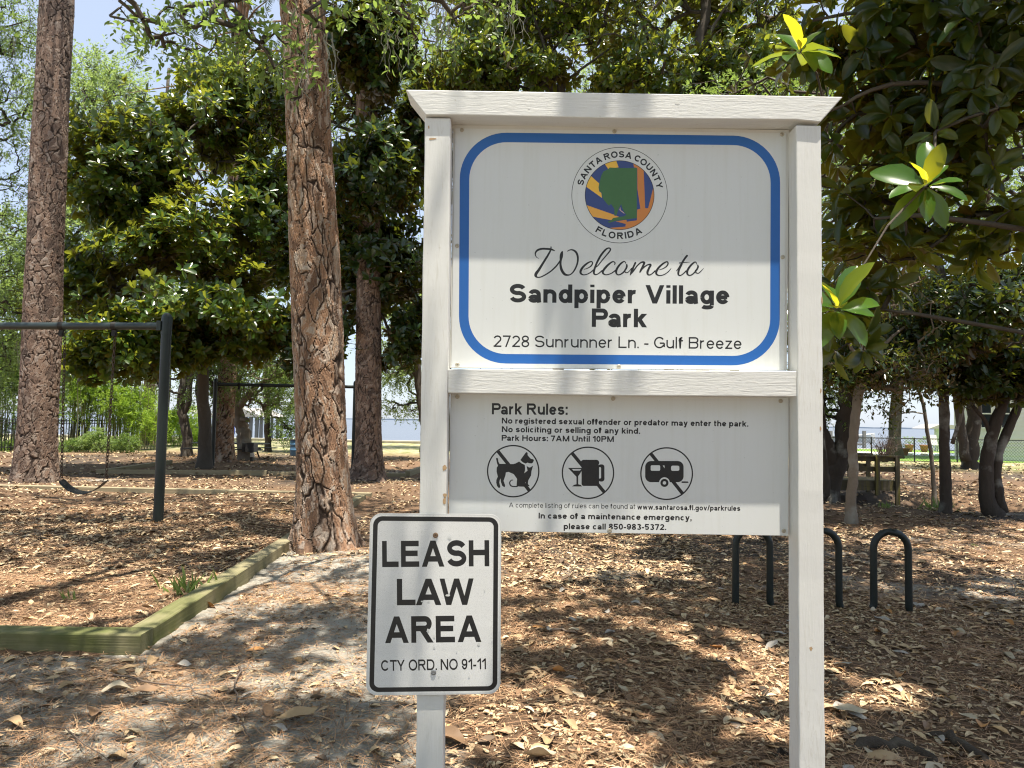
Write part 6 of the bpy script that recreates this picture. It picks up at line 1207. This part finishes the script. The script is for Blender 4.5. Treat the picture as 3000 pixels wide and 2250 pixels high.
# twigs, roots, grass tufts
TW = simple('grey brown twig', (.12, .09, .07), .9, .3, 40, .4)
for px0_, py0_, px1_, py1_, r, lab in ((330, 1985, 640, 2060, .006, 'long thin twig on the sand below the timber corner'), (700, 1960, 690, 2080, .007, 'short dark twig pointing away among leaves left of the leash sign'), (120, 2110, 330, 2250, .004, 'thin dark twig at the bottom left corner'), (1615, 1862, 1690, 1870, .011, 'short thick grey stick between the posts'), (680, 2120, 730, 2180, .006, 'bent broken twig near the bottom left of the leash sign'), (480, 2180, 600, 2130, .004, 'fine pale twig in the lower left sand'), (2100, 1940, 2160, 1990, .006, 'small curved twig left of the right post')):
    a, b = G(px0_, py0_), G(px1_, py1_); pts = [a + (b-a)*u + [0, 0, .02 + .015*math.sin(3*u)] + np.r_[rng.normal(0, .018, 2), 0]*(0 < u < 1) for u in np.linspace(0, 1, 7)]
    for q in pts: q[2] += float(gh(q[0], q[1]))
    tag(MB().tube(pts, np.linspace(r, r*.5, 7), 6, True, .1).build('fallen_twig', TW, smooth=True), lab, 'twig')
RT_ = bark('root bark', (.03, .024, .02), (.10, .08, .062), 22, lich=(.16, .14, .11))
for pth, r, lab in (([(2420, 2190), (2560, 2170), (2680, 2175), (2740, 2215), (2790, 2280)], .035, 'thick surface root curving to the bottom edge at the lower right'), ([(2690, 2130), (2780, 2150), (2860, 2200), (2950, 2260)], .028, 'thin dark surface root right of the thick root'), ([(2170, 1985), (2240, 2010), (2300, 2070)], .03, 'short surface root left of the right post'), ([(2200, 2205), (2310, 2200), (2400, 2190)], .035, 'half buried root passing behind the right post')):
    pts = []
    for px, py in pth: q = G(px, py); pts.append([q[0], q[1], float(gh(q[0], q[1])) + r*.25])
    pts[0][2] -= r*1.5; pts[-1][2] -= r*1.2; p = np.array(pts); s = np.linspace(0, len(p)-1, 16); p = np.stack([np.interp(s, range(len(p)), p[:, i]) for i in range(3)], 1); p[1:-1] += rng.normal(0, .008, (14, 3))
    tag(MB().tube(p, np.linspace(r, r*.6, 16), 10, True, .09).build('surface_root', RT_, smooth=True), lab, 'tree root')
for px, py, n, hh, lab in ((560, 1745, 40, .2, 'wispy green grass tuft growing against the mossy timber'), (200, 1770, 12, .1, 'few green blades sprouting in the bark bed'), (2740, 1480, 40, .35, 'green fern like weed left of the straight dark trunk'), (2860, 1480, 40, .3, 'green weed right of the straight dark trunk'), (2600, 1490, 30, .14, 'low green weeds on the ditch bank below the footbridge'), (2850, 1600, 14, .06, 'small pale green weed on the bare ground at the right')):
    g_ = G(px, py); t = tag(MB().build('weed', L_LIME) if False else (lambda mb: (leaf_verts(mb, np.stack([g_[0]+rng.normal(0, hh*.45, n), g_[1]+rng.normal(0, hh*.35, n), np.zeros(n)], 1) + np.stack([np.zeros(n), np.zeros(n), gh(np.full(n, g_[0]), np.full(n, g_[1]))], 1), unit(rng.normal(0, .45, (n, 3)) + [0, 0, 1]), rng.normal(0, 1, (n, 3)), hh*rng.uniform(.5, 1.2, n), hh*.09, T_LO, rng.uniform(0, 1, n)), mb.build('grass_tuft' if py > 1600 else 'weed', L_FAR))[1])(MB()), lab, 'grass tuft' if py > 1600 else 'weed')
# debris of bark scales in the sand at the big pine's foot
fk = MB(); n = 90; a = rng.uniform(3.3, 6.1, n); r_ = .42 + rng.exponential(.13, n); leaf_verts(fk, np.stack([PINE[0]+.06+r_*np.cos(a), PINE[1]+.3+r_*np.sin(a), gh(PINE[0]+.06+r_*np.cos(a), PINE[1]+.3+r_*np.sin(a))+.012], 1), rng.normal(0, 1, (n, 3))*[1, 1, .2], rng.normal(0, .5, (n, 3)) + [0, 0, 1], rng.uniform(.03, .08, n), .03, T_FLATC[0], rng.uniform(.3, .9, n)); tag(fk.build('bark_flakes', L_DRY), kind='stuff')
